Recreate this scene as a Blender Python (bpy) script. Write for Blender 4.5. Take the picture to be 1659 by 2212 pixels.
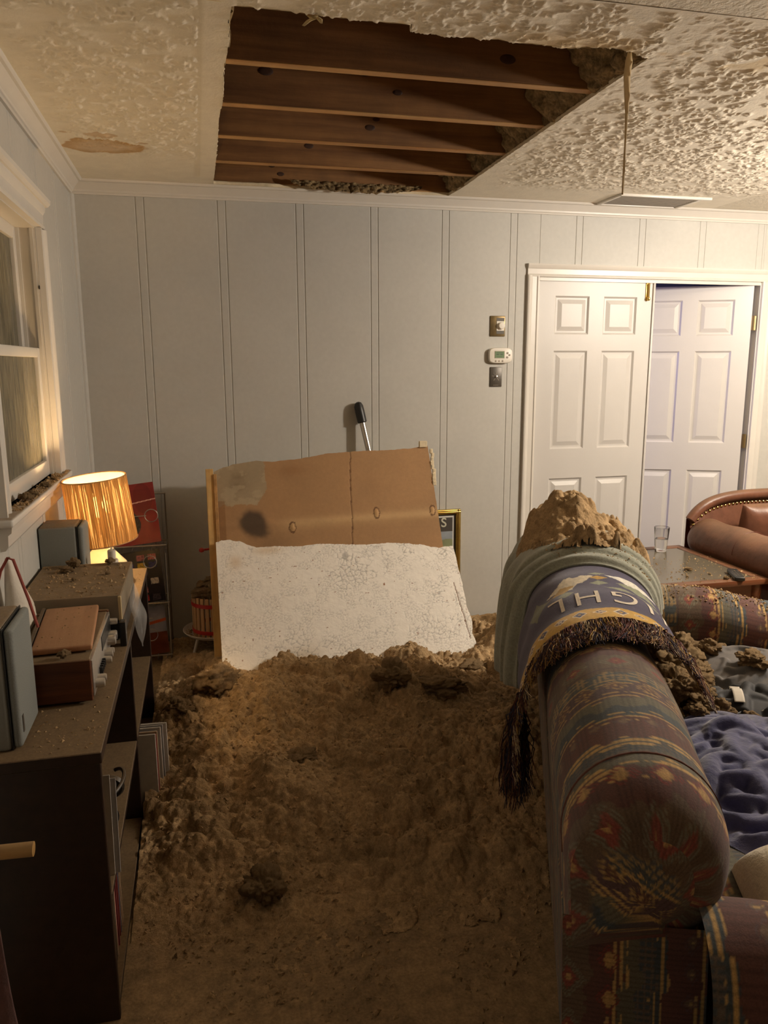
import bpy, bmesh, math, random
import numpy as np
from mathutils import Matrix, Vector
for o in list(bpy.data.objects): bpy.data.objects.remove(o)
SC = bpy.context.scene
COL = SC.collection
R = math.radians

# ------------------------------------------------------------------ camera
def camera():
    f, yaw, pit, roll = 1660.3, 0.232804, 0.191052, 0.0033318
    cy, sy, cp, sp = math.cos(yaw), math.sin(yaw), math.cos(pit), math.sin(pit)
    fwd = Vector((sy*cp, cy*cp, -sp)); right = Vector((cy, -sy, 0)); down = fwd.cross(right)
    r = right*math.cos(roll) + down*math.sin(roll); d = -right*math.sin(roll) + down*math.cos(roll)
    cd = bpy.data.cameras.new('camera'); co = bpy.data.objects.new('camera', cd); COL.objects.link(co)
    m = Matrix((( r.x, -d.x, -fwd.x, 0), (r.y, -d.y, -fwd.y, 0), (r.z, -d.z, -fwd.z, 1.55), (0, 0, 0, 1)))
    co.matrix_world = m
    cd.sensor_fit = 'HORIZONTAL'; cd.sensor_width = 36; cd.lens = 36*f/1659; cd.clip_start = .02
    SC.camera = co
camera()
# ------------------------------------------------------------------ world, big lights, exposure
W_ = bpy.data.worlds.new('night'); SC.world = W_; W_.use_nodes = True
W_.node_tree.nodes['Background'].inputs[0].default_value = (.012, .014, .02, 1)
W_.node_tree.nodes['Background'].inputs[1].default_value = .4
SC.view_settings.view_transform = 'Standard'; SC.view_settings.look = 'None'
SC.view_settings.exposure = 0.03; SC.view_settings.gamma = 1; SC.view_settings.use_curve_mapping = False
def point(name, loc, watts, col, rad):
    l = bpy.data.lights.new(name, 'POINT'); l.energy = watts; l.color = col; l.shadow_soft_size = rad
    o = bpy.data.objects.new(name, l); COL.objects.link(o); o.location = loc; return o
CEILING_LAMP = (3.35, 2.36, 2.12)
point('ceiling_light_bulb', CEILING_LAMP, 182, (1, .885, .755), .08)
point('next_room_bulb', (1.3, 4.66, 1.62), 30, (.50, .46, 1), .10)

# ------------------------------------------------------------------ helpers
def lin(r, g=None, b=None):
    if g is None: r, g, b = r
    return tuple(((c/255)/12.92 if c/255 <= .04045 else ((c/255+.055)/1.055)**2.4) for c in (r, g, b))
def nrm(v): v = np.asarray(v, float); return v/np.linalg.norm(v)
_tab = {}
def vn(x, y, seed=0):                      # smooth value noise, 0..1
    if seed not in _tab: _tab[seed] = np.random.RandomState(seed).rand(256, 256)
    t = _tab[seed]; x = np.asarray(x, float); y = np.asarray(y, float)
    xi = np.floor(x).astype(int); yi = np.floor(y).astype(int); fx = x-xi; fy = y-yi
    fx = fx*fx*(3-2*fx); fy = fy*fy*(3-2*fy)
    a = t[xi % 256, yi % 256]; b = t[(xi+1) % 256, yi % 256]; c = t[xi % 256, (yi+1) % 256]; d = t[(xi+1) % 256, (yi+1) % 256]
    return a*(1-fx)*(1-fy)+b*fx*(1-fy)+c*(1-fx)*fy+d*fx*fy
def fbm(x, y, seed=0, n=4):
    s = 0; a = .5
    for i in range(n): s = s+a*vn(x*2**i, y*2**i, seed+i); a *= .5
    return s/(1-.5**n)
def sstep(a, b, x): t = np.clip((x-a)/(b-a), 0, 1); return t*t*(3-2*t)
def lumps(X0, Y0, d, shape, n, r0, r1, amp, seed, p=1.0):   # tallest of many little domes over a grid
    rng = np.random.RandomState(seed); L = np.zeros(shape)
    for i in range(n):
        r = r0+(r1-r0)*rng.rand()**2; ci = rng.rand()*shape[0]; cj = rng.rand()*shape[1]; k = r/d
        i0, i1 = max(0, int(ci-k)), min(shape[0], int(ci+k)+2); j0, j1 = max(0, int(cj-k)), min(shape[1], int(cj+k)+2)
        if i1 <= i0 or j1 <= j0: continue
        ii, jj = np.ogrid[i0:i1, j0:j1]
        q = 1-((ii-ci)**2+(jj-cj)**2)/k**2
        b = np.sqrt(np.clip(q, 0, 1))*r*amp*(.6+.4*rng.rand())
        np.maximum(L[i0:i1, j0:j1], b, out=L[i0:i1, j0:j1])
    return L

def link(name, me, mat, parent=None, loc=None, rot=None):
    o = bpy.data.objects.new(name, me); COL.objects.link(o)
    if mat is not None and not me.materials: me.materials.append(mat)
    if parent is not None: o.parent = parent
    if loc is not None: o.location = loc
    if rot is not None: o.rotation_euler = rot
    return o
def tag(o, label=None, cat=None, group=None, kind=None):
    if label: o['label'] = label
    if cat: o['category'] = cat
    if group: o['group'] = group
    if kind: o['kind'] = kind
    return o
def thing(name, label, cat, loc=(0, 0, 0), rotz=0, group=None, kind=None):
    o = bpy.data.objects.new(name, None); COL.objects.link(o); o.empty_display_size = .05
    o.location = loc; o.rotation_euler = (0, 0, rotz)
    return tag(o, label, cat, group, kind)
def dup(root, loc=None, rot=None, scale=None, label=None):
    r = root.copy(); COL.objects.link(r)
    if loc is not None: r.location = loc
    if rot is not None: r.rotation_euler = rot
    if scale is not None: r.scale = scale
    if label: r['label'] = label
    for ch in list(root.children):
        c = ch.copy(); COL.objects.link(c); c.parent = r
        for g in list(ch.children):
            d = g.copy(); COL.objects.link(d); d.parent = c
    return r

class MB:                                 # mesh builder
    def __init__(s): s.v = []; s.f = []
    def add(s, v, f):
        n = len(s.v); s.v += [tuple(map(float, p)) for p in v]; s.f += [tuple(i+n for i in q) for q in f]; return s
    def box(s, a, b, bev=0, seg=2, M=None):
        a = np.array(a, float); b = np.array(b, float); c = (a+b)/2; h = np.abs(b-a)
        bm = bmesh.new(); bmesh.ops.create_cube(bm, size=1)
        bmesh.ops.scale(bm, vec=h, verts=bm.verts)
        if bev: bmesh.ops.bevel(bm, geom=list(bm.edges), offset=min(bev, .49*h.min()), segments=seg, affect='EDGES', profile=.5)
        bmesh.ops.translate(bm, vec=c, verts=bm.verts)
        return s.bm(bm, M)
    def bm(s, bm, M=None):
        if M is not None: bmesh.ops.transform(bm, matrix=M, verts=bm.verts)
        bm.verts.index_update()
        s.add([v.co for v in bm.verts], [[v.index for v in f.verts] for f in bm.faces]); bm.free(); return s
    def tube(s, pts, r, n=8, cap=True, closed=False):
        P = [np.array(p, float) for p in pts]; m = len(P); rr = r if hasattr(r, '__len__') else [r]*m
        vs = []; fs = []; up = None
        for i in range(m):
            a = P[i-1] if (i or closed) else P[i]; b = P[(i+1) % m] if (i < m-1 or closed) else P[i]
            t = nrm(b-a)
            if up is None: up = np.array([0, 0, 1.]) if abs(t[2]) < .9 else np.array([1., 0, 0])
            x = nrm(np.cross(up, t)); y = np.cross(t, x); up = y
            for k in range(n):
                q = 2*math.pi*k/n; vs.append(P[i]+rr[i]*(x*math.cos(q)+y*math.sin(q)))
        for i in range(m if closed else m-1):
            for k in range(n): fs.append((i*n+k, i*n+(k+1) % n, ((i+1) % m)*n+(k+1) % n, ((i+1) % m)*n+k))
        if cap and not closed: fs += [tuple(range(n))[::-1], tuple((m-1)*n+k for k in range(n))]
        return s.add(vs, fs)
    def lathe(s, prof, n=32, c=(0, 0, 0), cap=True, M=None):
        vs = []; fs = []; m = len(prof)
        for r, z in prof:
            for k in range(n):
                q = 2*math.pi*k/n; vs.append((c[0]+r*math.cos(q), c[1]+r*math.sin(q), c[2]+z))
        for i in range(m-1):
            for k in range(n): fs.append((i*n+k, i*n+(k+1) % n, (i+1)*n+(k+1) % n, (i+1)*n+k))
        if cap: fs += [tuple(range(n))[::-1], tuple((m-1)*n+k for k in range(n))]
        if M is not None: vs = [M @ Vector(v) for v in vs]
        return s.add(vs, fs)
    def ext(s, poly, axis, a, b):         # prism of a 2-D profile along an axis
        n = len(poly); vs = []
        for t in (a, b):
            for p, q in poly: vs.append({'x': (t, p, q), 'y': (p, t, q), 'z': (p, q, t)}[axis])
        fs = [(i, (i+1) % n, n+(i+1) % n, n+i) for i in range(n)]+[tuple(range(n))[::-1], tuple(range(n, 2*n))]
        return s.add(vs, fs)
    def mesh(s, smooth=None, name='mesh'):
        me = bpy.data.meshes.new(name); me.from_pydata(s.v, [], s.f)
        bm = bmesh.new(); bm.from_mesh(me); bmesh.ops.recalc_face_normals(bm, faces=bm.faces)
        if smooth is not None:
            for f in bm.faces: f.smooth = True
            for e in bm.edges:
                if len(e.link_faces) == 2 and e.calc_face_angle(0) > R(smooth): e.smooth = False
        bm.to_mesh(me); bm.free(); return me
    def build(s, name, mat, parent=None, loc=None, rot=None, smooth=35):
        return link(name, s.mesh(smooth, name), mat, parent, loc, rot)

def grid(name, P, mat, parent=None, loc=None, rot=None, keep=None, uv=None, col=None, closeV=False, flip=False, smooth=True):
    nu, nv = P.shape[:2]; V = P.reshape(-1, 3)
    I = np.arange(nu*nv).reshape(nu, nv)
    if closeV: I = np.concatenate([I, I[:, :1]], 1)
    q = np.stack([I[:-1, :-1], I[1:, :-1], I[1:, 1:], I[:-1, 1:]], -1)
    if flip: q = q[..., ::-1]
    q = q.reshape(-1, 4)
    if keep is not None: q = q[keep.reshape(-1)]
    me = bpy.data.meshes.new(name); n = len(q)
    me.vertices.add(len(V)); me.vertices.foreach_set('co', np.ascontiguousarray(V, dtype=np.float32).ravel())
    me.loops.add(n*4); me.loops.foreach_set('vertex_index', q.astype(np.int32).ravel())
    me.polygons.add(n); me.polygons.foreach_set('loop_start', np.arange(0, n*4, 4, dtype=np.int32))
    if smooth: me.polygons.foreach_set('use_smooth', np.ones(n, dtype=bool))
    me.update(calc_edges=True)
    if col is not None:
        a = me.color_attributes.new('Col', 'FLOAT_COLOR', 'POINT')
        c = np.ones((len(V), 4), np.float32); c[:, :3] = col.reshape(-1, 3); a.data.foreach_set('color', c.ravel())
    me.validate()
    return link(name, me, mat, parent, loc, rot)

# ------------------------------------------------------------------ materials
DUST = lin(132, 108, 76)
def mat(name, color=(.5, .5, .5), rough=.6, metal=0, noise=None, bump=None, dust=0, attr=False, wood=None, spec=.5, trans=0, sheen=0, alpha=None, emit=None, dscale=30):
    m = bpy.data.materials.new(name); m.use_nodes = True; nt = m.node_tree; N = nt.nodes; L = nt.links
    b = N['Principled BSDF']; tc = N.new('ShaderNodeTexCoord')
    b.inputs['Roughness'].default_value = rough; b.inputs['Metallic'].default_value = metal
    b.inputs['Specular IOR Level'].default_value = spec
    if trans: b.inputs['Transmission Weight'].default_value = trans
    if sheen: b.inputs['Sheen Weight'].default_value = sheen; b.inputs['Sheen Roughness'].default_value = .6
    if alpha is not None: b.inputs['Alpha'].default_value = alpha
    if emit: b.inputs['Emission Color'].default_value = (*emit[0], 1); b.inputs['Emission Strength'].default_value = emit[1]
    if attr:
        a = N.new('ShaderNodeVertexColor'); a.layer_name = 'Col'; c = a.outputs['Color']
    else:
        a = N.new('ShaderNodeRGB'); a.outputs[0].default_value = (*color, 1); c = a.outputs[0]
    def noi(scale, detail=4, vec=None, rough=.6):
        n = N.new('ShaderNodeTexNoise'); n.inputs['Scale'].default_value = scale; n.inputs['Detail'].default_value = detail; n.inputs['Roughness'].default_value = rough
        L.new(vec or tc.outputs['Object'], n.inputs['Vector']); return n.outputs['Fac']
    def mix(f, c1, c2, typ='MIX'):
        x = N.new('ShaderNodeMix'); x.data_type = 'RGBA'; x.blend_type = typ
        if hasattr(f, 'links'): L.new(f, x.inputs[0])
        else: x.inputs[0].default_value = f
        for k, v in ((6, c1), (7, c2)):
            if hasattr(v, 'links'): L.new(v, x.inputs[k])
            else: x.inputs[k].default_value = (*v, 1)
        return x.outputs[2]
    def ramp(f, lo, hi, a=0, z=1):
        x = N.new('ShaderNodeMapRange'); L.new(f, x.inputs[0]); x.inputs[1].default_value = lo; x.inputs[2].default_value = hi; x.inputs[3].default_value = a; x.inputs[4].default_value = z
        return x.outputs[0]
    if wood:                              # (axis, dark colour, scale)
        ax, dark, sc = wood
        mp = N.new('ShaderNodeMapping'); s = [sc, sc, sc]; s['xyz'.index(ax)] = sc*.06; mp.inputs['Scale'].default_value = s
        L.new(tc.outputs['Object'], mp.inputs['Vector'])
        c = mix(ramp(noi(1.0, 6, mp.outputs[0], .65), .35, .65), c, dark)
    if noise:
        for sc, am in (noise if isinstance(noise[0], tuple) else [noise]):
            g = ramp(noi(sc), .3, .7, 1-am, 1+am); mm = N.new('ShaderNodeVectorMath'); mm.operation = 'SCALE'
            L.new(c, mm.inputs[0]); L.new(g, mm.inputs['Scale']); c = mm.outputs[0]
    if dust:
        gm = N.new('ShaderNodeNewGeometry'); sx = N.new('ShaderNodeSeparateXYZ'); L.new(gm.outputs['Normal'], sx.inputs[0])
        up = ramp(sx.outputs['Z'], .35, .9)
        nn = ramp(noi(dscale, 5), .25, .6, dust*.75, dust)
        mu = N.new('ShaderNodeMath'); mu.operation = 'MULTIPLY'; L.new(up, mu.inputs[0]); L.new(nn, mu.inputs[1])
        c = mix(mu.outputs[0], c, mix(ramp(noi(140, 3), .35, .7), DUST, tuple(x*.72 for x in DUST)))
        rr = ramp(mu.outputs[0], 0, 1, rough, .95); L.new(rr, b.inputs['Roughness'])
    L.new(c, b.inputs['Base Color'])
    if bump:
        prev = None
        for sc, st in (bump if isinstance(bump[0], tuple) else [bump]):
            bp = N.new('ShaderNodeBump'); bp.inputs['Strength'].default_value = st; bp.inputs['Distance'].default_value = .4/sc
            L.new(noi(sc, 5), bp.inputs['Height'])
            if prev: L.new(prev, bp.inputs['Normal'])
            prev = bp.outputs[0]
        L.new(prev, b.inputs['Normal'])
    return m

M = {}
M['wall'] = mat('wall_paint', lin(196, 194, 187), .55, noise=((3, .03), (40, .03)), bump=(180, .08))
M['trim'] = mat('white_trim_paint', lin(218, 213, 204), .35, noise=(6, .03), bump=(60, .05))
M['door'] = mat('white_door_paint', lin(204, 200, 195), .4, noise=(5, .02), bump=(90, .06))
M['ceil'] = mat('textured_ceiling_paint', (.5, .5, .5), .5, attr=True, noise=(14, .05), bump=((90, .35), (300, .2)))
M['carpet'] = mat('dusty_carpet', lin(150, 125, 91), .95, noise=((4, .2), (26, .3), (120, .25)), bump=((60, .5), (260, .5)))
M['insul'] = mat('cellulose_insulation', lin(168, 141, 105), .97, noise=((3, .16), (18, .22), (70, .22), (240, .2)), bump=((70, .9), (190, .9)), spec=.15)
M['insul_grey'] = mat('grey_attic_insulation', lin(140, 118, 84), .97, noise=((6, .25), (28, .4), (90, .35)), bump=((40, .9), (120, .9)), spec=.15)
M['joist'] = mat('aged_joist_wood', lin(140, 100, 58), .7, wood=('x', lin(108, 72, 38), 26), noise=(5, .2), bump=(80, .1))
M['joist_edge'] = mat('fresh_joist_edge', lin(186, 148, 96), .7, wood=('x', lin(168, 118, 64), 30), noise=(8, .15))
M['knot'] = mat('wood_knot', lin(62, 36, 18), .7, noise=(60, .3))
M['gyp'] = mat('gypsum_core', lin(226, 210, 178), .9, noise=(30, .12), bump=(120, .4))
M['paper'] = mat('torn_ceiling_paper', lin(216, 196, 150), .8, noise=(25, .12))
M['bookcase'] = mat('dark_brown_bookcase', lin(50, 33, 22), .45, wood=('y', lin(36, 23, 15), 30), dust=.93, noise=(10, .1))
M['speaker'] = mat('grey_speaker_cabinet', lin(134, 136, 131), .5, noise=(200, .05), dust=.9)
M['grille'] = mat('grey_speaker_cloth', lin(128, 131, 127), .8, noise=(500, .2), bump=(600, .3))
M['walnut'] = mat('walnut_veneer', lin(112, 62, 30), .45, wood=('x', lin(70, 36, 16), 40), dust=.85)
M['pinkwood'] = mat('pale_wood_board', lin(188, 138, 100), .5, wood=('y', lin(172, 120, 84), 40), dust=.45, dscale=16)
M['acrylic'] = mat('smoky_acrylic_lid', lin(150, 138, 118), .25, dust=.97, noise=(12, .1))
M['black'] = mat('black_plastic', (.012, .012, .012), .35, dust=.6)
M['blackclean'] = mat('black_rubber', (.014, .014, .014), .4)
M['alu'] = mat('brushed_aluminium', (.62, .6, .57), .35, metal=.9, noise=(60, .1))
M['knob'] = mat('silver_knob', (.66, .63, .58), .3, metal=.8)
M['brass'] = mat('polished_brass', (.75, .52, .16), .22, metal=1)
M['gold'] = mat('gilt_frame', (.55, .38, .10), .3, metal=.85, noise=(30, .2))
M['bronze'] = mat('bronze_plate', lin(126, 108, 74), .35, metal=.6, noise=(40, .15))
M['darkplate'] = mat('dark_grey_plate', lin(86, 80, 72), .4, metal=.3)
M['whiteplastic'] = mat('white_plastic', lin(232, 226, 214), .4)
M['dustywhite'] = mat('dusty_white_plastic', lin(226, 218, 204), .45, dust=.4)
M['lcd'] = mat('lcd_screen', lin(128, 150, 116), .2)
M['lcdtext'] = mat('lcd_digits', lin(84, 100, 78), .4)
M['button'] = mat('grey_rubber_button', lin(168, 156, 142), .5)
M['ceramic'] = mat('cream_ceramic', lin(232, 212, 172), .25)
M['leather'] = mat('brown_leather', lin(108, 70, 52), .36, noise=((4, .3), (30, .15)), bump=((30, .12), (250, .12)), dust=.35, dscale=5)
M['leather2'] = mat('dark_leather', lin(104, 56, 42), .3, noise=((6, .25), (30, .15)), bump=((40, .2), (200, .1)))
M['tablewood'] = mat('cherry_table_wood', lin(112, 66, 42), .3, wood=('x', lin(84, 46, 28), 40), dust=.25, dscale=14)
M['tableglass'] = mat('dusty_table_glass', lin(92, 88, 76), .05, dust=.15, dscale=9, noise=(5, .1))
def glassmat(name, col=(1, 1, 1), ior=1.45, rough=0.0):
    m = bpy.data.materials.new(name); m.use_nodes = True; b = m.node_tree.nodes['Principled BSDF']
    b.inputs['Base Color'].default_value = (*col, 1); b.inputs['Transmission Weight'].default_value = 1; b.inputs['Roughness'].default_value = rough; b.inputs['IOR'].default_value = ior
    return m
M['glass'] = glassmat('clear_glass', (.97, .97, .96)); M['water'] = glassmat('water', (.97, .98, .98), 1.33)
M['throw'] = mat('woven_throw', attr=True, rough=.95, noise=(90, .12), bump=((220, .5), (700, .4)), sheen=.2)
M['kilim'] = mat('kilim_upholstery', attr=True, rough=.92, noise=((12, .10), (300, .25)), bump=((180, .25), (600, .4)), sheen=.15)
M['green'] = mat('sage_fleece', lin(142, 144, 128), .97, noise=((10, .1), (120, .18)), bump=((120, .5), (500, .5)), sheen=.3)
M['fringe'] = mat('yarn_fringe', attr=True, rough=.95, noise=(200, .2))
M['navy'] = mat('navy_fleece', lin(50, 52, 100), .95, noise=((9, .12), (90, .16)), bump=((90, .4), (380, .5)), sheen=.45)
M['denim'] = mat('slate_cloth', lin(92, 94, 98), .85, noise=((12, .12), (200, .12)), bump=(300, .3), dust=.25, dscale=12)
M['darkcloth'] = mat('black_cloth', lin(44, 44, 46), .75, noise=((12, .2), (200, .12)), bump=(300, .3))
M['cream'] = mat('cream_fleece', lin(222, 208, 178), .97, noise=((20, .08), (120, .1)), bump=((70, .6), (300, .5)), sheen=.3)
M['col'] = mat('printed_surface', attr=True, rough=.55, noise=(60, .06), dust=.12)
M['colgloss'] = mat('glossy_print', attr=True, rough=.25, noise=(20, .06))
M['slabpaper'] = mat('drywall_backing_paper', attr=True, rough=.8, noise=((7, .05), (60, .05)), bump=(120, .12))
M['slabwhite'] = mat('crackled_ceiling_paint', attr=True, rough=.55, noise=(20, .03), bump=((130, .3), (400, .15)))
M['lumber'] = mat('pine_strip', lin(214, 176, 112), .7, wood=('z', lin(190, 148, 88), 40), noise=(9, .2))
M['wire'] = mat('dull_steel_wire', (.42, .38, .32), .35, metal=.9)
M['red'] = mat('red_paint', lin(186, 44, 34), .4, dust=.2)
M['press'] = mat('pale_slat_wood', lin(206, 164, 116), .6, wood=('z', lin(180, 136, 90), 60))
M['pane'] = None
M['paperw'] = mat('white_paper', lin(206, 200, 188), .8, noise=(30, .06), dust=.3)
M['cord'] = mat('red_cord', lin(150, 70, 58), .7)
M['steel'] = mat('satin_steel_tube', (.6, .57, .53), .3, metal=.95)
M['dowel'] = mat('varnished_dowel', lin(188, 150, 92), .5, wood=('x', lin(160, 120, 66), 50), dust=.6)
M['darkroom'] = mat('next_room_paint', lin(150, 150, 156), .7)
M['hinge'] = mat('aged_brass_hinge', (.28, .2, .09), .4, metal=.9)
def windowpane():
    m = bpy.data.materials.new('dust_and_reflection_pane'); m.use_nodes = True; nt = m.node_tree; N = nt.nodes; L = nt.links
    b = N['Principled BSDF']; b.inputs['Roughness'].default_value = .06; b.inputs['Base Color'].default_value = (.02, .022, .02, 1)
    d = N.new('ShaderNodeBsdfDiffuse'); d.inputs[0].default_value = (*lin(150, 142, 118), 1)  # tan film: dust on the glass plus beige reflections painted as colour
    tc = N.new('ShaderNodeTexCoord'); mp = N.new('ShaderNodeMapping'); mp.inputs['Scale'].default_value = (60, 60, 9); L.new(tc.outputs['Object'], mp.inputs[0])
    n = N.new('ShaderNodeTexNoise'); n.inputs['Scale'].default_value = 1; n.inputs['Detail'].default_value = 6; L.new(mp.outputs[0], n.inputs['Vector'])
    r = N.new('ShaderNodeMapRange'); L.new(n.outputs['Fac'], r.inputs[0]); r.inputs[1].default_value = .35; r.inputs[2].default_value = .75; r.inputs[3].default_value = .22; r.inputs[4].default_value = .7
    x = N.new('ShaderNodeMixShader'); L.new(r.outputs[0], x.inputs[0]); L.new(b.outputs[0], x.inputs[1]); L.new(d.outputs[0], x.inputs[2]); L.new(x.outputs[0], N['Material Output'].inputs[0])
    return m
M['pane'] = windowpane()
def shademat():
    m = bpy.data.materials.new('string_lamp_shade'); m.use_nodes = True; nt = m.node_tree; N = nt.nodes; L = nt.links
    N.remove(N['Principled BSDF'])
    a = N.new('ShaderNodeVertexColor'); a.layer_name = 'Col'
    d = N.new('ShaderNodeBsdfDiffuse'); t = N.new('ShaderNodeBsdfTranslucent'); tr = N.new('ShaderNodeBsdfTransparent')
    L.new(a.outputs['Color'], d.inputs[0]); L.new(a.outputs['Color'], t.inputs[0])
    x = N.new('ShaderNodeMixShader'); x.inputs[0].default_value = .30; L.new(d.outputs[0], x.inputs[1]); L.new(t.outputs[0], x.inputs[2])
    y = N.new('ShaderNodeMixShader'); L.new(a.outputs['Alpha'], y.inputs[0]); tr.inputs[0].default_value = (1, .8, .5, 1)
    L.new(tr.outputs[0], y.inputs[1]); L.new(x.outputs[0], y.inputs[2]); L.new(y.outputs[0], N['Material Output'].inputs[0])
    return m
M['shade'] = shademat()
# ================================================================== the room
XL, XR, YB, YF, ZC = -.575, 5.2, 4.28, -1.7, 2.44
def structure(o, label=None): 
    o['kind'] = 'structure'
    if label: o['label'] = label
    return o
M['farwall'] = mat('bounce_cutting_wall_paint', lin(104, 88, 70), .7, noise=(3, .05))  # unseen walls coloured dark to cut the light they bounce back
fl = MB().box((XL-.12, YF-.1, -.1), (XR+.1, 7.0, 0)).build('floor', M['carpet'], smooth=None)
structure(fl, 'tan carpet covered with brown dust and insulation crumbs')

# ---- walls: a backing with recessed joints, every panel and batten proud of it
DOOR = (1.94, 3.43, 0, 2.035); WIN = (2.43, 3.28, 1.12, 2.06)
def rects(a, b, z0, z1, op, pad=0):       # cut a strip a..b by an opening
    if op is None or b <= op[0]-pad or a >= op[1]+pad: return [(a, b, z0, z1)]
    out = []
    if a < op[0]-pad: out.append((a, op[0]-pad, z0, z1))
    if b > op[1]+pad: out.append((op[1]+pad, b, z0, z1))
    m0, m1 = max(a, op[0]-pad), min(b, op[1]+pad)
    if op[2] > z0+.01: out.append((m0, m1, z0, op[2]-pad))
    if op[3] < z1-.01: out.append((m0, m1, op[3]+pad, z1))
    return out
def wall(name, label, axis, pos, sgn, a, b, op, first, pitch=.405):
    mb = MB()
    for (p, q, z0, z1) in rects(a, b, 0, ZC+.02, op):
        if axis == 'x': mb.box((p, pos+.003*sgn, z0), (q, pos+.10*sgn, z1))
        else: mb.box((pos+.003*sgn, p, z0), (pos+.10*sgn, q, z1))
    w = structure(mb.build(name, M['wall'], smooth=None), label)
    cuts = []; g = first
    while g > a: g -= pitch
    while g < b: cuts += [(g+.002, g+.039), (g+.043, g+pitch-.002)]; g += pitch
    for (p, q) in cuts:
        p, q = max(p, a), min(q, b)
        if q-p < .012: continue
        for (c, d, z0, z1) in rects(p, q, .0, ZC, op, .002):
            if d-c < .008: continue
            m2 = MB()
            if axis == 'x': m2.box((c, pos, z0), (d, pos+.006*sgn, z1), .0022, 1)
            else: m2.box((pos, c, z0), (pos+.006*sgn, d, z1), .0022, 1)
            m2.build('wall_panel', M['wall'], w, smooth=None)
    return w
wall('wall_back', 'pale grey grooved panelling of the back wall', 'x', YB, 1, XL, XR, DOOR, -.2705)
wall('wall_left', 'pale grey grooved panelling beside the window', 'y', XL, -1, YF, YB, WIN, 2.955)
structure(MB().box((XR, YF, 0), (XR+.1, YB+.1, ZC)).build('wall_right', M['farwall'], smooth=None), 'plain dark wall on the far right side')
structure(MB().box((XL, YF-.1, 0), (XR, YF, ZC)).build('wall_front', M['farwall'], smooth=None), 'plain dark wall behind the viewer')

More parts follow.
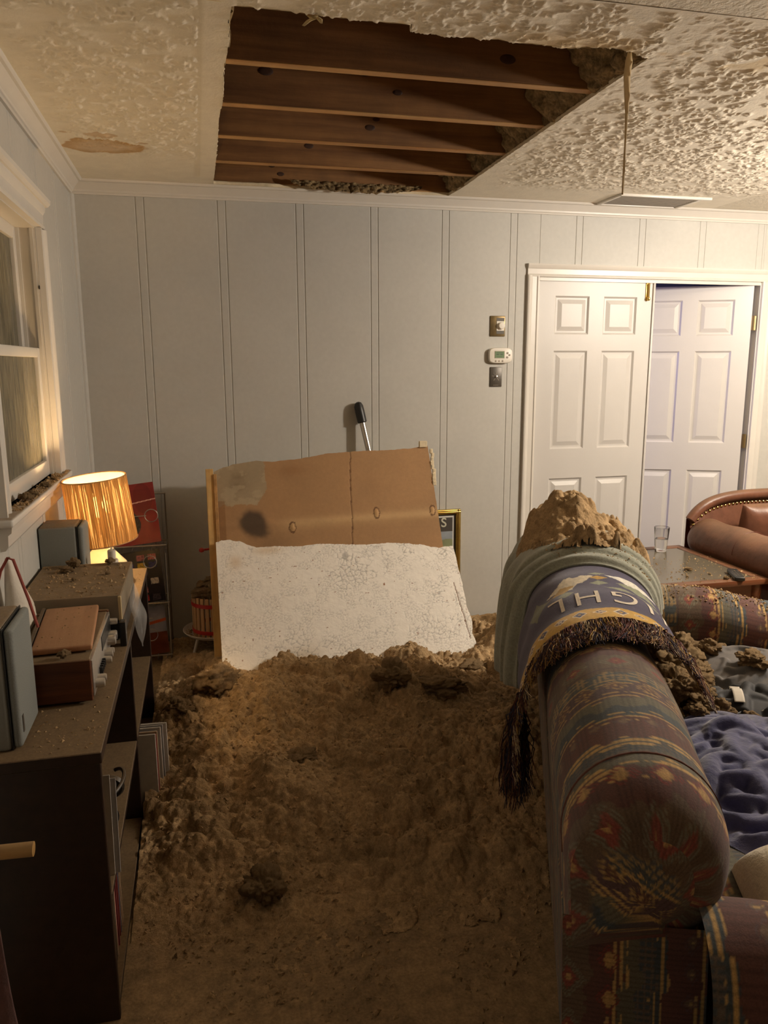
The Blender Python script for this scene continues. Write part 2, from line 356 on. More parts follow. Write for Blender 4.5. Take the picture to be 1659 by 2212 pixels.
# ---- ceiling with the torn-out sheet
HOLE = [(.125, 2.178), (.30, 2.18), (.45, 2.19), (.598, 2.186), (.603, 2.222), (.72, 2.232), (.86, 2.226), (.98, 2.232), (1.09, 2.236), (1.13, 2.215),
        (1.20, 2.205), (1.262, 2.214), (1.346, 2.252), (1.352, 2.8), (1.36, 3.4), (1.37, 4.0), (1.36, 4.20), (1.15, 4.215), (1.0, 4.195), (.86, 4.215), (.7, 4.20), (.56, 4.215), (.4, 4.19), (.2, 4.20), (.118, 4.19),
        (.122, 3.6), (.118, 3.1), (.127, 2.9), (.121, 2.6), (.129, 2.4), (.122, 2.27)]
def ceiling():
    d = .005; x0, x1, y0, y1 = XL-.02, 3.0, 1.95, YB+.02
    nx, ny = int((x1-x0)/d)+1, int((y1-y0)/d)+1
    X, Y = np.meshgrid(x0+np.arange(nx)*d, y0+np.arange(ny)*d, indexing='ij')
    H = np.zeros((nx, ny)); rng = np.random.RandomState(5)
    dens = sstep(XL+.05, XL+.20, X)*sstep(YB-.36, YB-.95, Y)
    dens = np.maximum(dens, .9*sstep(1.4, 1.6, X)*sstep(YB-.22, YB-.55, Y))*(1-sstep(.03, .05, X)*(1-sstep(.118, .13, X))*sstep(2.0, 2.05, Y)*.97)
    dens *= 1-.75*sstep(1.30, 1.36, X)*(1-sstep(1.36, 1.62, X))
    dens *= .55+.6*fbm(X*3, Y*3, 21)
    for k in range(5000):                 # brush slaps: little fans of ridges
        cx, cy = x0+rng.rand()*(x1-x0), y0+rng.rand()*(y1-y0); th0 = rng.rand()*6.283
        for j in range(rng.randint(5, 9)):
            th = th0+(j-3)*.33+rng.randn()*.12; ln = .009+.013*rng.rand(); r = .010+.022*rng.rand()
            px, py = cx+math.cos(th)*r, cy+math.sin(th)*r; hh = (.0036+.0046*rng.rand()); sw = .0026+.0018*rng.rand()
            i0, i1 = int((px-ln-.01-x0)/d), int((px+ln+.01-x0)/d)+2; j0, j1 = int((py-ln-.01-y0)/d), int((py+ln+.01-y0)/d)+2
            if i0 < 0 or j0 < 0 or i1 > nx or j1 > ny: continue
            dx = X[i0:i1, j0:j1]-px; dy = Y[i0:i1, j0:j1]-py
            t = (dx*math.cos(th)+dy*math.sin(th))/ln; w = (-dx*math.sin(th)+dy*math.cos(th))/sw
            b = hh*(1.2 if px < .1 else 1)*np.clip(1-t*t, 0, 1)*np.exp(-w*w)*np.clip(dens[i0:i1, j0:j1]*1.4, 0, 1)
            np.maximum(H[i0:i1, j0:j1], b, out=H[i0:i1, j0:j1])
    H += .0012*fbm(X*40, Y*40, 31)*dens
    H += .003*sstep(.045, .052, X)*(1-sstep(.127, .14, X))*sstep(2.0, 2.05, Y)*(1-sstep(4.0, 4.1, Y))
    # cut the hole
    poly = np.array(HOLE)
    def inside(px, py):
        r = np.zeros(px.shape, bool); n = len(poly)
        for i in range(n):
            (ax, ay), (bx, by) = poly[i], poly[(i+1) % n]
            c = ((ay > py) != (by > py)) & (px < (bx-ax)*(py-ay)/(by-ay+1e-12)+ax); r ^= c
        return r
    Cx = (X[:-1, :-1]+X[1:, 1:])/2; Cy = (Y[:-1, :-1]+Y[1:, 1:])/2; keep = ~inside(Cx, Cy)
    vin = inside(X, Y); used = np.zeros((nx, ny), bool)
    for a in (0, 1):
        for b in (0, 1): used[a:nx-1+a, b:ny-1+b] |= keep
    ix = np.argwhere(vin & used); 
    for i, j in ix:
        p = np.array([X[i, j], Y[i, j]]); best = None
        for k in range(len(poly)):
            a, b = poly[k], poly[(k+1) % len(poly)]; t = np.clip(np.dot(p-a, b-a)/np.dot(b-a, b-a), 0, 1); q = a+t*(b-a); e = np.hypot(*(q-p))
            if best is None or e < best[0]: best = (e, q)
        X[i, j], Y[i, j] = best[1]
    col = np.zeros((nx, ny, 3)); base = np.array(lin(234, 226, 208)); col[:] = base
    st = np.hypot((X+.345)/.165, (Y-3.60)/.115)+.55*(fbm(X*14, Y*14, 44)-.5)
    st2 = np.hypot((X+.335)/.06, (Y-3.43)/.035)+.8*(fbm(X*18, Y*18, 47)-.5)
    w = np.maximum((1-sstep(.93, 1.0, st))*(.6+.35*sstep(.5, 1, st)), .6*(1-sstep(.9, 1.0, st2)))[..., None]
    col = col*(1-w)+np.array(lin(190, 152, 96))*w
    yl = (1-sstep(.0, .035, Y-2.22-.02*fbm(X*9, Y*0, 51)))*sstep(.85, 1.0, X)*(1-sstep(1.25, 1.3, X))*sstep(2.1, 2.2, Y)
    yl = np.maximum(yl, sstep(.62, .7, fbm(X*7, Y*7, 52))*sstep(2.0, 2.2, Y)*(1-sstep(2.24, 2.3, Y))*sstep(.1, .3, X))[..., None]*.55
    col = col*(1-yl)+np.array(lin(214, 184, 124))*yl
    for (sx, sy) in ((-.46, 3.42), (-.18, 3.52)):
        s3 = ((1-sstep(.7, 1, np.hypot((X-sx)/.03, (Y-sy)/.012)+(fbm(X*60, Y*60, 53)-.5)))*.7)[..., None]; col = col*(1-s3)+np.array(lin(176, 140, 88))*s3
    P = np.stack([X, Y, ZC-H], -1)
    c = grid('ceiling', P, M['ceil'], keep=keep, col=col, flip=True)
    structure(c, 'stippled off-white ceiling with a torn-out rectangular hole')
    m2 = MB(); m2.box((2.99, YF, ZC+.001), (XR, YB, ZC+.02)); m2.box((XL, YF, ZC+.001), (2.99, 1.96, ZC+.02))
    cc = m2.build('plain_ceiling_area', mat('plain_ceiling_paint', lin(222, 214, 196), .6, noise=(20, .05), bump=((45, .8), (120, .5))), c, smooth=None)
    # board edge round the hole, crumbly
    n = len(HOLE); P2 = []
    for i in range(n):
        a, b = np.array(HOLE[i]), np.array(HOLE[(i+1) % n]); k = max(1, int(np.linalg.norm(b-a)/.015))
        for t in range(k): P2.append(a+(b-a)*t/k)
    P2 = np.array(P2); cen = P2.mean(0); rg = np.random.RandomState(3)
    rows = []
    for z, off in ((ZC-.002, 0), (ZC+.004, -.003), (ZC+.009, .002), (ZC+.015, -.004)):
        j = off+rg.randn(len(P2))*.0015; dirv = (cen-P2)/np.linalg.norm(cen-P2, axis=1)[:, None]
        rows.append(np.column_stack([P2+dirv*j[:, None], np.full(len(P2), z)]))
    grid('hole_edge', np.array(rows), M['gyp'], c, closeV=True)
    # attic: joists, deck, end stops
    for k, y in enumerate((2.19, 2.60, 3.006, 3.412, 3.818, 4.224)):
        sk = .03
        mb = MB(); mb.box((-.35, y-.019, ZC+.018), (1.95, y+.019, ZC+.25), .002, 1)
        j = mb.build('joist', M['joist'], c, rot=(0, 0, 0), smooth=None)
        e = MB().box((-.35, y-.019, ZC+.014), (1.95, y+.019, ZC+.0178), .001, 1).build('nailing_edge', M['joist_edge'], j, smooth=None)
        rk = np.random.RandomState(60+k)
        for q in range(3):
            kx = .25+.95*rk.rand(); kz = ZC+.06+.14*rk.rand(); s = .010+.010*rk.rand()
            mk = MB().lathe([(s, 0), (s*.9, .0012), (s*.5, .0016)], 14, M=Matrix.Translation((kx, y-.019, kz)) @ Matrix.Rotation(R(90), 4, 'X') @ Matrix.Diagonal((1.5, .8, 1, 1)))
            mk.build('knot', M['knot'], j)
    MB().box((-.6, 1.9, ZC+.25), (2.1, 4.6, ZC+.27)).build('attic_deck', M['joist'], c, smooth=None)
    # loose insulation spilling in at the bay ends
    for k, (ya, yb, xa) in enumerate(((2.225, 2.58, 1.16), (2.62, 2.987, 1.19), (3.026, 3.393, 1.20), (3.432, 3.80, 1.22), (3.84, 4.20, 1.20))):
        dd = .006; nu, nv = int(.5/dd), int((yb-ya)/dd); 
        U, V = np.meshgrid(np.linspace(0, .46, nu), np.linspace(ya, yb, nv), indexing='ij')
        Xs = xa+.03*(fbm(V*9, V*0+k, 70)-.5)+U*.55; Zs = ZC+.225-.235*sstep(0, .44, U+.06*(fbm(U*8, V*8, 71+k)-.5))
        L = lumps(0, 0, dd, U.shape, 260, .012, .045, .9, 80+k)+lumps(0, 0, dd, U.shape, 900, .006, .014, .7, 90+k)
        Pq = np.stack([Xs-L*.9, V, np.maximum(Zs-L*.25, ZC-.004+.02*fbm(U*20, V*20, 99+k))], -1)
        tag(grid('loose_insulation', Pq, M['insul_grey'], c), kind='stuff')
    # ragged fringe of insulation along the wall side and the left corner
    dd = .005
    for (xa, xb, yy, zz, seed, ln) in ((.5, 1.2, 4.19, ZC-.012, 7, .05), (.12, .20, 2.32, ZC+.03, 8, .06)):
        if seed == 7:
            U, V = np.meshgrid(np.linspace(xa, xb, 140), np.linspace(0, 1, 16), indexing='ij')
            L = lumps(0, 0, .005, U.shape, 160, .006, .018, 1, seed)
            Pq = np.stack([U, yy-.01-L-.03*V, ZC+.03-(.045+.02*fbm(U*40, U*0, 3))*V*np.sin(np.clip((U-xa)/(xb-xa), 0, 1)*3.14)**.35+.006*fbm(U*60, V*6, 4)], -1)
        else:
            U, V = np.meshgrid(np.linspace(2.2, 2.56, 80), np.linspace(0, 1, 20), indexing='ij')
            L = lumps(0, 0, .005, U.shape, 120, .006, .02, 1, seed)
            Pq = np.stack([.118+L+.035*V*(1-np.abs(U-2.36)/.2), U, ZC+.005+.16*V], -1)
        tag(grid('insulation_fringe', Pq, M['insul_grey'], c), kind='stuff')
    # torn paper scraps at the edge
    def scrap(name, pts, w, parent, m=M['paper'], seed=1):
        rg = np.random.RandomState(seed); pts = np.array(pts, float); a = []
        for i, p in enumerate(pts):
            ww = w[i] if hasattr(w, '__len__') else w
            a.append([p+np.array([-ww/2, 0, 0])+rg.randn(3)*.0008, p+np.array([0, .002, 0]), p+np.array([ww/2, 0, 0])+rg.randn(3)*.0008])
        o = grid(name, np.array(a), m, parent); s = o.modifiers.new('thick', 'SOLIDIFY'); s.thickness = .0012; return o
    scrap('torn_paper_scrap', [(.33, 2.186, ZC), (.335, 2.18, ZC-.012), (.32, 2.172, ZC-.022), (.305, 2.165, ZC-.036)], [.03, .022, .012, .006], c, seed=2)
    scrap('torn_paper_scrap', [(.335, 2.186, ZC), (.35, 2.178, ZC-.014), (.352, 2.17, ZC-.024)], [.02, .014, .006], c, seed=3)
    scrap('torn_paper_scrap', [(.065, 2.16, ZC-.001), (.03, 2.15, ZC-.004), (0, 2.14, ZC-.012)], [.07, .07, .04], c, seed=4)
    tp = [(1.264, 2.214, ZC-.002), (1.262, 2.212, ZC-.03), (1.258, 2.211, ZC-.07), (1.262, 2.212, ZC-.12), (1.2635, 2.213, ZC-.17), (1.2635, 2.213, ZC-.25), (1.2645, 2.214, ZC-.33), (1.264, 2.214, ZC-.395)]
    scrap('hanging_seam_tape', tp, [.010, .022, .022, .017, .010, .006, .005, .004], c, M['ceilpaper'], seed=5)
    return c
M['ceilpaper'] = mat('hanging_tape_paper', lin(214, 190, 146), .8, noise=(18, .1))
CEIL = ceiling()

lf = thing('ceiling_lamp', 'bare-bulb ceiling lamp with a white canopy near the doors', 'lamp', (CEILING_LAMP[0], CEILING_LAMP[1], CEILING_LAMP[2]+.085))
MB().lathe([(.018, 0), (.020, .05), (.012, .055), (.010, .18), (.065, .20), (.075, .232)], 24).build('stem_and_canopy', M['trim'], lf)
MB().lathe([(.022, -.004), (.022, .03), (.017, .034)], 20).build('socket', M['brass'], lf)
# ---- crown moulding
def crown(name, label, axis, a, b):
    prof = [(0, -.062), (.010, -.062), (.013, -.054), (.018, -.050), (.020, -.042), (.034, -.026), (.046, -.016), (.050, -.012), (.060, -.010), (.066, -.004), (.068, .0), (0, 0)]
    mb = MB()
    if axis == 'x': mb.ext([(YB-p, ZC+q) for p, q in prof], 'x', a, b)
    else: mb.ext([(XL+p, ZC+q) for p, q in prof], 'y', a, b)
    return structure(mb.build(name, M['trim'], smooth=20), label)
crown('trim_1', 'white crown moulding along the back wall', 'x', XL, XR)
crown('trim_2', 'white crown moulding above the window wall', 'y', YF, YB-.02)
structure(MB().ext([(XL, YB), (XL+.018, YB), (XL+.016, YB-.009), (XL+.009, YB-.016), (XL, YB-.018)], 'z', 0, ZC-.06).build('trim_3', M['wall'], smooth=50), 'narrow painted corner bead between the walls')
# ---- return-air grille
g = thing('air_vent', 'grey return-air grille with white rim in the ceiling above the doors', 'vent', (2.5, 4.07, ZC))
MB().box((-.235, -.105, -.006), (.235, .128, -.003)).build('grille_plate', mat('grille_grey', lin(134, 122, 106), .6, noise=(40, .1)), g, smooth=None)
fr = MB()
for a, b in (((-.255, -.128, -.014), (.30, -.105, 0)), ((-.255, -.105, -.012), (-.235, .135, 0)), ((.235, -.105, -.012), (.255, .135, 0)), ((-.255, .128, -.012), (.255, .137, 0))): fr.box(a, b, .003)
fr.build('rim', M['trim'], g)
for k in range(11): MB().box((-.23, -.098+.0205*k, -.009), (.23, -.094+.0205*k, -.005)).build('slat', mat('slat_grey', lin(120, 110, 96), .6) if k == 0 else bpy.data.materials['slat_grey'], g, smooth=None)

# ---- window
def window():
    w = thing('window_1', 'white double-hung window with dusty panes', None, (XL, (WIN[0]+WIN[1])/2, WIN[2]), kind='structure')
    y0, y1, z0, z1 = -.425, .425, 0, WIN[3]-WIN[2]
    cas = [(0, 0), (.020, .004), (.021, .014), (.015, .022), (.017, .055), (.024, .066), (.027, .078), (.026, .088), (0, .09)]
    for s in (-1, 1):
        mb = MB(); mb.ext([(p, (y0 if s < 0 else y1)+s*q) for p, q in cas], 'z', z0-.005, z1+.0); mb.build('side_casing', M['trim'], w, smooth=25)
    mb = MB(); mb.ext([(p, z1+q*1.05) for p, q in cas], 'y', y0-.09, y1+.09); mb.build('head_casing', M['trim'], w, smooth=25)
    mb = MB(); mb.ext([(0, z1+.088), (.034, z1+.09), (.044, z1+.10), (.046, z1+.114), (.03, z1+.118), (0, z1+.118)], 'y', y0-.105, y1+.105); mb.build('head_cap', M['trim'], w, smooth=25)
    MB().box((-.06, y0-.115, z0-.026), (.045, y1+.115, z0), .008, 3).build('stool', mat('dusty_sill_paint', lin(226, 222, 214), .35, dust=.9, dscale=14), w)
    mb = MB(); mb.ext([(0, z0-.026), (.036, z0-.028), (.034, z0-.044), (.024, z0-.052), (.022, z0-.085), (.014, z0-.096), (0, z0-.098)], 'y', y0-.095, y1+.095); mb.build('apron', M['trim'], w, smooth=25)
    for a, b in (((-.12, y0-.02, z0), (-.001, y0+.004, z1)), ((-.12, y1-.004, z0), (-.001, y1+.02, z1)), ((-.12, y0, z1-.004), (-.001, y1, z1+.02)), ((-.16, y0-.02, z0-.04), (-.05, y1+.02, z0-.002))):
        MB().box(a, b).build('jamb', M['trim'], w, smooth=None)
    for s in (-1, 1):
        for x in (-.012, -.062):
            MB().box((x-.008, s*.425-(.012 if s > 0 else 0), z0), (x+.004, s*.425+(0 if s > 0 else .012), z1)).build('stop_bead', M['trim'], w, smooth=None)
    zm = 1.595-WIN[2]
    def sash(x, za, zb, ra, rb, nm):
        s = thing(nm, None, None); s.parent = w
        for a, b in (((x-.017, y0+.012, za), (x+.017, y0+.055, zb)), ((x-.017, y1-.055, za), (x+.017, y1-.012, zb)), ((x-.017, y0+.055, za), (x+.017, y1-.055, za+ra)), ((x-.017, y0+.055, zb-rb), (x+.017, y1-.055, zb))):
            MB().box(a, b, .004).build('sash_rail', M['trim'], s)
        MB().box((x-.003, y0+.055, za+ra), (x+.003, y1-.055, zb-rb)).build('pane', M['pane'], s, smooth=None)
        return s
    sash(-.036, z0, zm+.018, .06, .036, 'lower_sash'); sash(-.086, zm-.018, z1, .036, .05, 'upper_sash')
    for k in range(2):
        MB().box((-.105, y0+.32+.16*k, zm+.02), (-.112, y0+.34+.16*k, z1-.05)).build('storm_mullion', M['trim'], w, smooth=None)
    MB().lathe([(.007, 0), (.007, .004)], 12, M=Matrix.Translation((-.004, y1-.004, z1-.22)) @ Matrix.Rotation(R(90), 4, 'Y')).build('screw_hole', M['blackclean'], w)
    return w
window()
MB_out = MB().box((XL-.9, 1.2, 0), (XL-.88, 4.6, 2.6)).build('night_backdrop', mat('black_backdrop', (.004, .005, .004), .9), smooth=None); structure(MB_out, 'black sheet as the night outside the window')  # unseen black sheet added as the night dark behind the panes

# ---- doors
def panel_door(name, label, loc, rotz, side):
    w, t, h = .742, .035, 2.02
    d = thing(name, label, None, loc, rotz, kind='structure')
    st, pw, mu = .105, .219, .094; xs = [st, st+pw, st+pw+mu, st+2*pw+mu]
    zs = [(.22, .855), (1.035, 1.62), (1.715, 1.935)]
    fr = MB()
    fr.box((0, 0, .01), (st, t, h)); fr.box((w-st, 0, .01), (w, t, h)); fr.box((xs[1], 0, .01), (xs[2], t, h))
    zz = [.01, .22, .855, 1.035, 1.62, 1.715, 1.935, h]
    for i in range(0, 8, 2):
        for a, b in ((xs[0], xs[1]), (xs[2], xs[3])): fr.box((a, 0, zz[i]), (b, t, zz[i+1]))
    fr.build('stile_and_rail_frame', M['door'], d, smooth=None)
    for (z0, z1) in zs:
        for a, b in ((xs[0], xs[1]), (xs[2], xs[3])):
            P = MB(); lv = [(0, 0), (.010, .010), (.020, .010), (.045, .002), (.05, .002)]
            v = []; f = []
            for (o, dy) in lv: v += [(a+o, dy, z0+o), (b-o, dy, z0+o), (b-o, dy, z1-o), (a+o, dy, z1-o)]
            for k in range(len(lv)-1):
                for q in range(4): f.append((4*k+q, 4*k+(q+1) % 4, 4*k+4+(q+1) % 4, 4*k+4+q))
            f.append(tuple(4*(len(lv)-1)+q for q in range(4))); P.add(v, f)
            P.box((a, .02, z0), (b, t-.004, z1)); P.build('door_panel', M['door'], d, smooth=None)
    return d
d1 = panel_door('door_1', 'closed white six-panel door leaf with a brass surface bolt', (1.947, YB+.012, 0), 0, 1)
b = MB(); b.box((.690, -.006, 1.915), (.716, .0, 2.018), .002); bl = b.build('bolt_plate', M['brass'], d1)
b = MB(); b.tube([(.703, -.012, 1.93), (.703, -.012, 2.012)], .0065, 10); b.lathe([(.0, -.012), (.008, -.010), (.011, 0), (.008, .01), (0, .012)], 14, (.703, -.016, 1.925)); b.build('bolt', M['brass'], d1)
MB().box((.7385, -.010, .01), (.752, .0, 2.02), .003).build('astragal', M['door'], d1)
a25 = R(24)
d2 = panel_door('door_2', 'white six-panel door leaf swung open into the violet-lit next room', (3.392-.742*math.cos(a25), YB+.014+.742*math.sin(a25), 0), -a25, -1)
for z in (1.79, 1.05, .25):
    h = MB(); h.tube([(.752, -.004, z-.045), (.752, -.004, z+.045)], .007, 10); h.box((.742, -.003, z-.044), (.768, .004, z+.044), .001, 1); h.build('hinge', M['hinge'], d2)
dc = [(0, 0), (.014, .003), (.016, .012), (.011, .018), (.012, .045), (.019, .055), (.022, .066), (.02, .074), (0, .075)]
t4 = thing('trim_4', 'white moulded casing round the double doors', None, (0, YB, 0), kind='structure')
mb = MB(); mb.ext([(DOOR[0]-q, -p) for p, q in dc], 'z', 0, DOOR[3]+.01); mb.build('side_casing', M['trim'], t4, smooth=25)
mb = MB(); mb.ext([(DOOR[1]+q, -p) for p, q in dc], 'z', 0, DOOR[3]+.01); mb.build('side_casing', M['trim'], t4, smooth=25)
mb = MB(); mb.ext([(-p, DOOR[3]+q) for p, q in dc], 'x', DOOR[0]-.075, DOOR[1]+.075); mb.build('head_casing', M['trim'], t4, smooth=25)
for a, b in (((DOOR[0]-.02, 0, 0), (DOOR[0]+.005, .12, DOOR[3])), ((DOOR[1]-.005, 0, 0), (DOOR[1]+.02, .12, DOOR[3])), ((DOOR[0]-.02, 0, DOOR[3]-.003), (DOOR[1]+.02, .12, DOOR[3]+.02)),
             ((DOOR[0]+.005, -.001, DOOR[3]-.018), (DOOR[1]-.005, .010, DOOR[3]-.003))):
    MB().box(a, b).build('jamb', M['trim'], t4, smooth=None)
# next room
for nm, a, b in (('wall_beyond', (.8, 6.4, 0), (5.3, 6.5, ZC)), ('wall_beyond_left', (.8, YB+.11, 0), (.9, 6.4, ZC)), ('wall_beyond_right', (5.2, YB+.11, 0), (5.3, 6.4, ZC))):
    structure(MB().box(a, b).build(nm, M['darkroom'], smooth=None), 'plain wall of the next room seen past the open door')
structure(MB().box((.8, YB+.11, ZC), (5.3, 6.5, ZC+.05)).build('ceiling_beyond', M['darkroom'], smooth=None), 'ceiling of the next room past the open door')
# ================================================================== sofa
SAZ = R(22.8); SP = np.array([.751, 1.435, 0.])
SU = np.array([math.sin(SAZ), math.cos(SAZ), 0]); SW = np.array([math.cos(SAZ), -math.sin(SAZ), 0])
def sofa_world(v, u, z): return SP+SW*v+SU*u+np.array([0, 0, z])
C_MAR, C_TEAL, C_GOLD, C_TAN, C_OLV, C_RED, C_PUR = [np.array(lin(*c)) for c in ((92, 56, 48), (62, 70, 74), (184, 148, 88), (120, 96, 74), (102, 96, 78), (136, 54, 46), (88, 66, 66))]
def kilim(u, s, seed=0):                  # u along the bands' normal, s along the bands (metres)
    q = .0045; sq = np.floor(s/q)*q; uq = np.floor(u/q)*q
    tri = lambda x: np.abs((x % 1)-.5)*2
    zz = np.floor(4*tri(sq/.075))/4*.020+np.floor(3*tri(sq/.23+.3))/3*.03
    per = .56; t = (uq+zz*.8) % per; t0 = uq % per
    c = np.empty(u.shape+(3,)); c[:] = C_TAN
    def put(m, colr, a=1.0): c[m] = c[m]*(1-a)+np.asarray(colr)*a
    put((t >= .0) & (t < .085), C_MAR)
    put((t >= .085) & (t < .125), C_TEAL)
    put((t >= .125) & (t < .165), C_OLV)
    put((t >= .165) & (t < .235), C_PUR)
    put((t >= .235) & (t < .29), C_TEAL*.9+C_OLV*.2)
    put((t >= .29) & (t < .39), C_TAN*.62)
    put((t >= .39) & (t < .46), C_MAR*.9)
    put((t >= .46) & (t < .50), C_OLV*.8)
    put((t >= .50), C_TEAL)
    lin_ = (np.floor(u/.0075) % 2) == 0
    for a, b in ((.072, .10), (.155, .19), (.228, .245), (.44, .475), (.535, .56)):
        put((t >= a) & (t < b) & lin_ & (vn(s*9, uq*60, 5+seed) > .28), C_GOLD, .95)
    # diamonds
    for cen, half, sp, cl, inner in ((.335, .042, .105, C_OLV*1.25, C_RED), (.425, .030, .08, C_RED*.8, C_GOLD), (.20, .026, .07, C_GOLD*.8, C_MAR), (.045, .022, .06, C_PUR, C_TAN)):
        d = np.abs(t0-cen)/half+np.abs(((sq/sp) % 1)-.5)*2*1.15
        put((d < 1) & (((np.floor(s/q)+np.floor(u/q)) % 2 == 0)), cl, .9)
        put((d < .55), inner, .75); put(d < .18, C_GOLD, .8)
    lat = ((np.floor((uq+sq)/.014) % 2) == 0) ^ ((np.floor((uq-sq)/.014) % 2) == 0)
    put((t >= .245) & (t < .29) & lat & (vn(s*30, u*30, 8) > .35), C_GOLD, .55)
    put((t >= .50) & (t < .535) & lat, C_TAN, .5)
    put(((np.floor(s/.0035)) % 3 == 0), c[((np.floor(s/.0035)) % 3 == 0)]*.72)
    ed = np.abs(t0-.29) < .003
    put(ed, C_PUR*.7)
    g = .85+.3*fbm(u*6, s*6, 12); return c*g[..., None]
SOFA = thing('sofa', 'rolled-back sofa in maroon, teal and gold tapestry fabric', 'sofa', tuple(SP), -SAZ)
U0, U1 = -.40, 1.74
RC, RZ, RA, RB = .125, .690, .150, .165   # roll: centre v, z, half width, half height
def back_section(n=290):
    pts = [(.012, .04), (.0, .3), (-.02, .62)]
    for q in np.linspace(R(192), R(-70), 60): pts.append((RC+RA*math.cos(q), RZ+RB*math.sin(q)))
    pts += [(.175, .50), (.20, .38), (.20, .2)]
    p = np.array(pts); d = np.r_[0, np.cumsum(np.hypot(*np.diff(p, axis=0).T))]; s = np.linspace(0, d[-1], n)
    return np.interp(s, d, p[:, 0]), np.interp(s, d, p[:, 1]), s
bv, bz, bs = back_section()
nu = 430; uu = np.linspace(U0+.012, U1, nu)
UU, VV = np.meshgrid(uu, bv, indexing='ij'); _, ZZ = np.meshgrid(uu, bz, indexing='ij'); _, SS = np.meshgrid(uu, bs, indexing='ij')
en = np.clip((UU-U0-.012)/.13, 0, 1); ef = np.clip((U1-UU)/.05, 0, 1)
rd = (.085*(1-np.sqrt(1-(1-en)**2))+.02*(1-np.sqrt(1-(1-ef)**2)))*(.12+.88*sstep(-.02, .10, VV))
cen_v, cen_z = RC, RZ; dv, dz = VV-cen_v, ZZ-cen_z; rr = np.hypot(dv, dz)+1e-6
wob = .004*np.sin(UU*9)+.006*(fbm(UU*5, SS*5, 3)-.5)
top = (ZZ > .5)
VV2 = VV+dv/rr*(wob-rd)*top; ZZ2 = ZZ+dz/rr*(wob-rd)*top-.012*np.exp(-((UU-U0)/.25)**2)*top
grid('sofa_back', np.stack([VV2, UU, ZZ2], -1), M['kilim'], SOFA, col=kilim(UU+.17, SS), flip=True)
M['maroon'] = mat('maroon_piping', lin(104, 66, 56), .9, noise=(200, .2))
def roll_end(row, sg, bulge):
    ok = np.where((ZZ2[row] > .53))[0]; rv, rz, ru = VV2[row][ok], ZZ2[row][ok], UU[row, 0]
    cv_, cz_ = rv.mean(), (rz.max()+rz.min())/2; k = np.linspace(1, 0, 26)[:, None]
    rv, rz = np.r_[rv, rv[:1]], np.r_[rz, rz[:1]]
    V = cv_+(rv-cv_)*k; Z = cz_+(rz-cz_)*k; U = ru+sg*bulge*(1-k**2.2)+0*V
    c = kilim((V*.75+Z)*1.0+.02, (V-Z)*.8, 2); rim = sstep(.62, .8, k+0*V)[..., None]
    c = c*(1-rim)+kilim(.335+.10*(1-k)+0*V, np.r_[0, np.cumsum(np.hypot(np.diff(rv), np.diff(rz)))][None]+0*V, 2)*rim
    grid('back_end_panel', np.stack([V, U, Z], -1), M['kilim'], SOFA, col=c, flip=(sg > 0))
roll_end(0, -1, .028); roll_end(-1, 1, .02)
for us in (U0+.155,):
    i = int(np.argmin(np.abs(uu-us))); ok = np.where((ZZ2[i] > .62) | ((ZZ2[i] > .5) & (VV2[i] > .15)))[0]
    MB().tube([(VV2[i, j], us, ZZ2[i, j]) for j in ok[::4]], .0028, 6).build('piping', M['maroon'], SOFA)
# arms
def arm(uc, inner, name):
    ra, zc = .125, .515; L0, L1 = .20, .93
    pts = []
    for q in np.linspace(R(215), R(-35), 60): pts.append((uc+ra*math.cos(q), zc+ra*math.sin(q)))
    pts = [(uc-.085, .05)]+pts+[(uc+.085, .05)]
    p = np.array(pts); d = np.r_[0, np.cumsum(np.hypot(*np.diff(p, axis=0).T))]; s = np.linspace(0, d[-1], 200)
    pu, pz = np.interp(s, d, p[:, 0]), np.interp(s, d, p[:, 1]); vv = np.linspace(L0, L1, 180)
    A, B = np.meshgrid(vv, pu, indexing='ij'); _, Z = np.meshgrid(vv, pz, indexing='ij'); _, S = np.meshgrid(vv, s, indexing='ij')
    Z = Z-.05*sstep(.62, .95, A)*(Z > .3)+.006*(fbm(A*6, S*6, 33)-.5); 
    grid(name, np.stack([A, B, Z], -1), M['kilim'], SOFA, col=kilim(A+.31, S, 1), flip=False)
    nr, na = 20, 80; r_, th = np.meshgrid(np.linspace(0, 1, nr), np.linspace(0, 2*math.pi, na, endpoint=False), indexing='ij')
    grid('arm_front', np.stack([L1+.03*(1-r_**2.2), uc+ra*r_*np.cos(th), zc-.05+ra*r_*np.sin(th)], -1), M['kilim'], SOFA, col=kilim(r_*.3, th*.1, 4), closeV=True, flip=True)
    MB().box((L1-.02, uc-.083, .05), (L1+.005, uc+.083, .42), .01).build('arm_front_board', M['maroon'], SOFA)
arm(-.39, 1, 'arm'); arm(1.61, -1, 'arm')
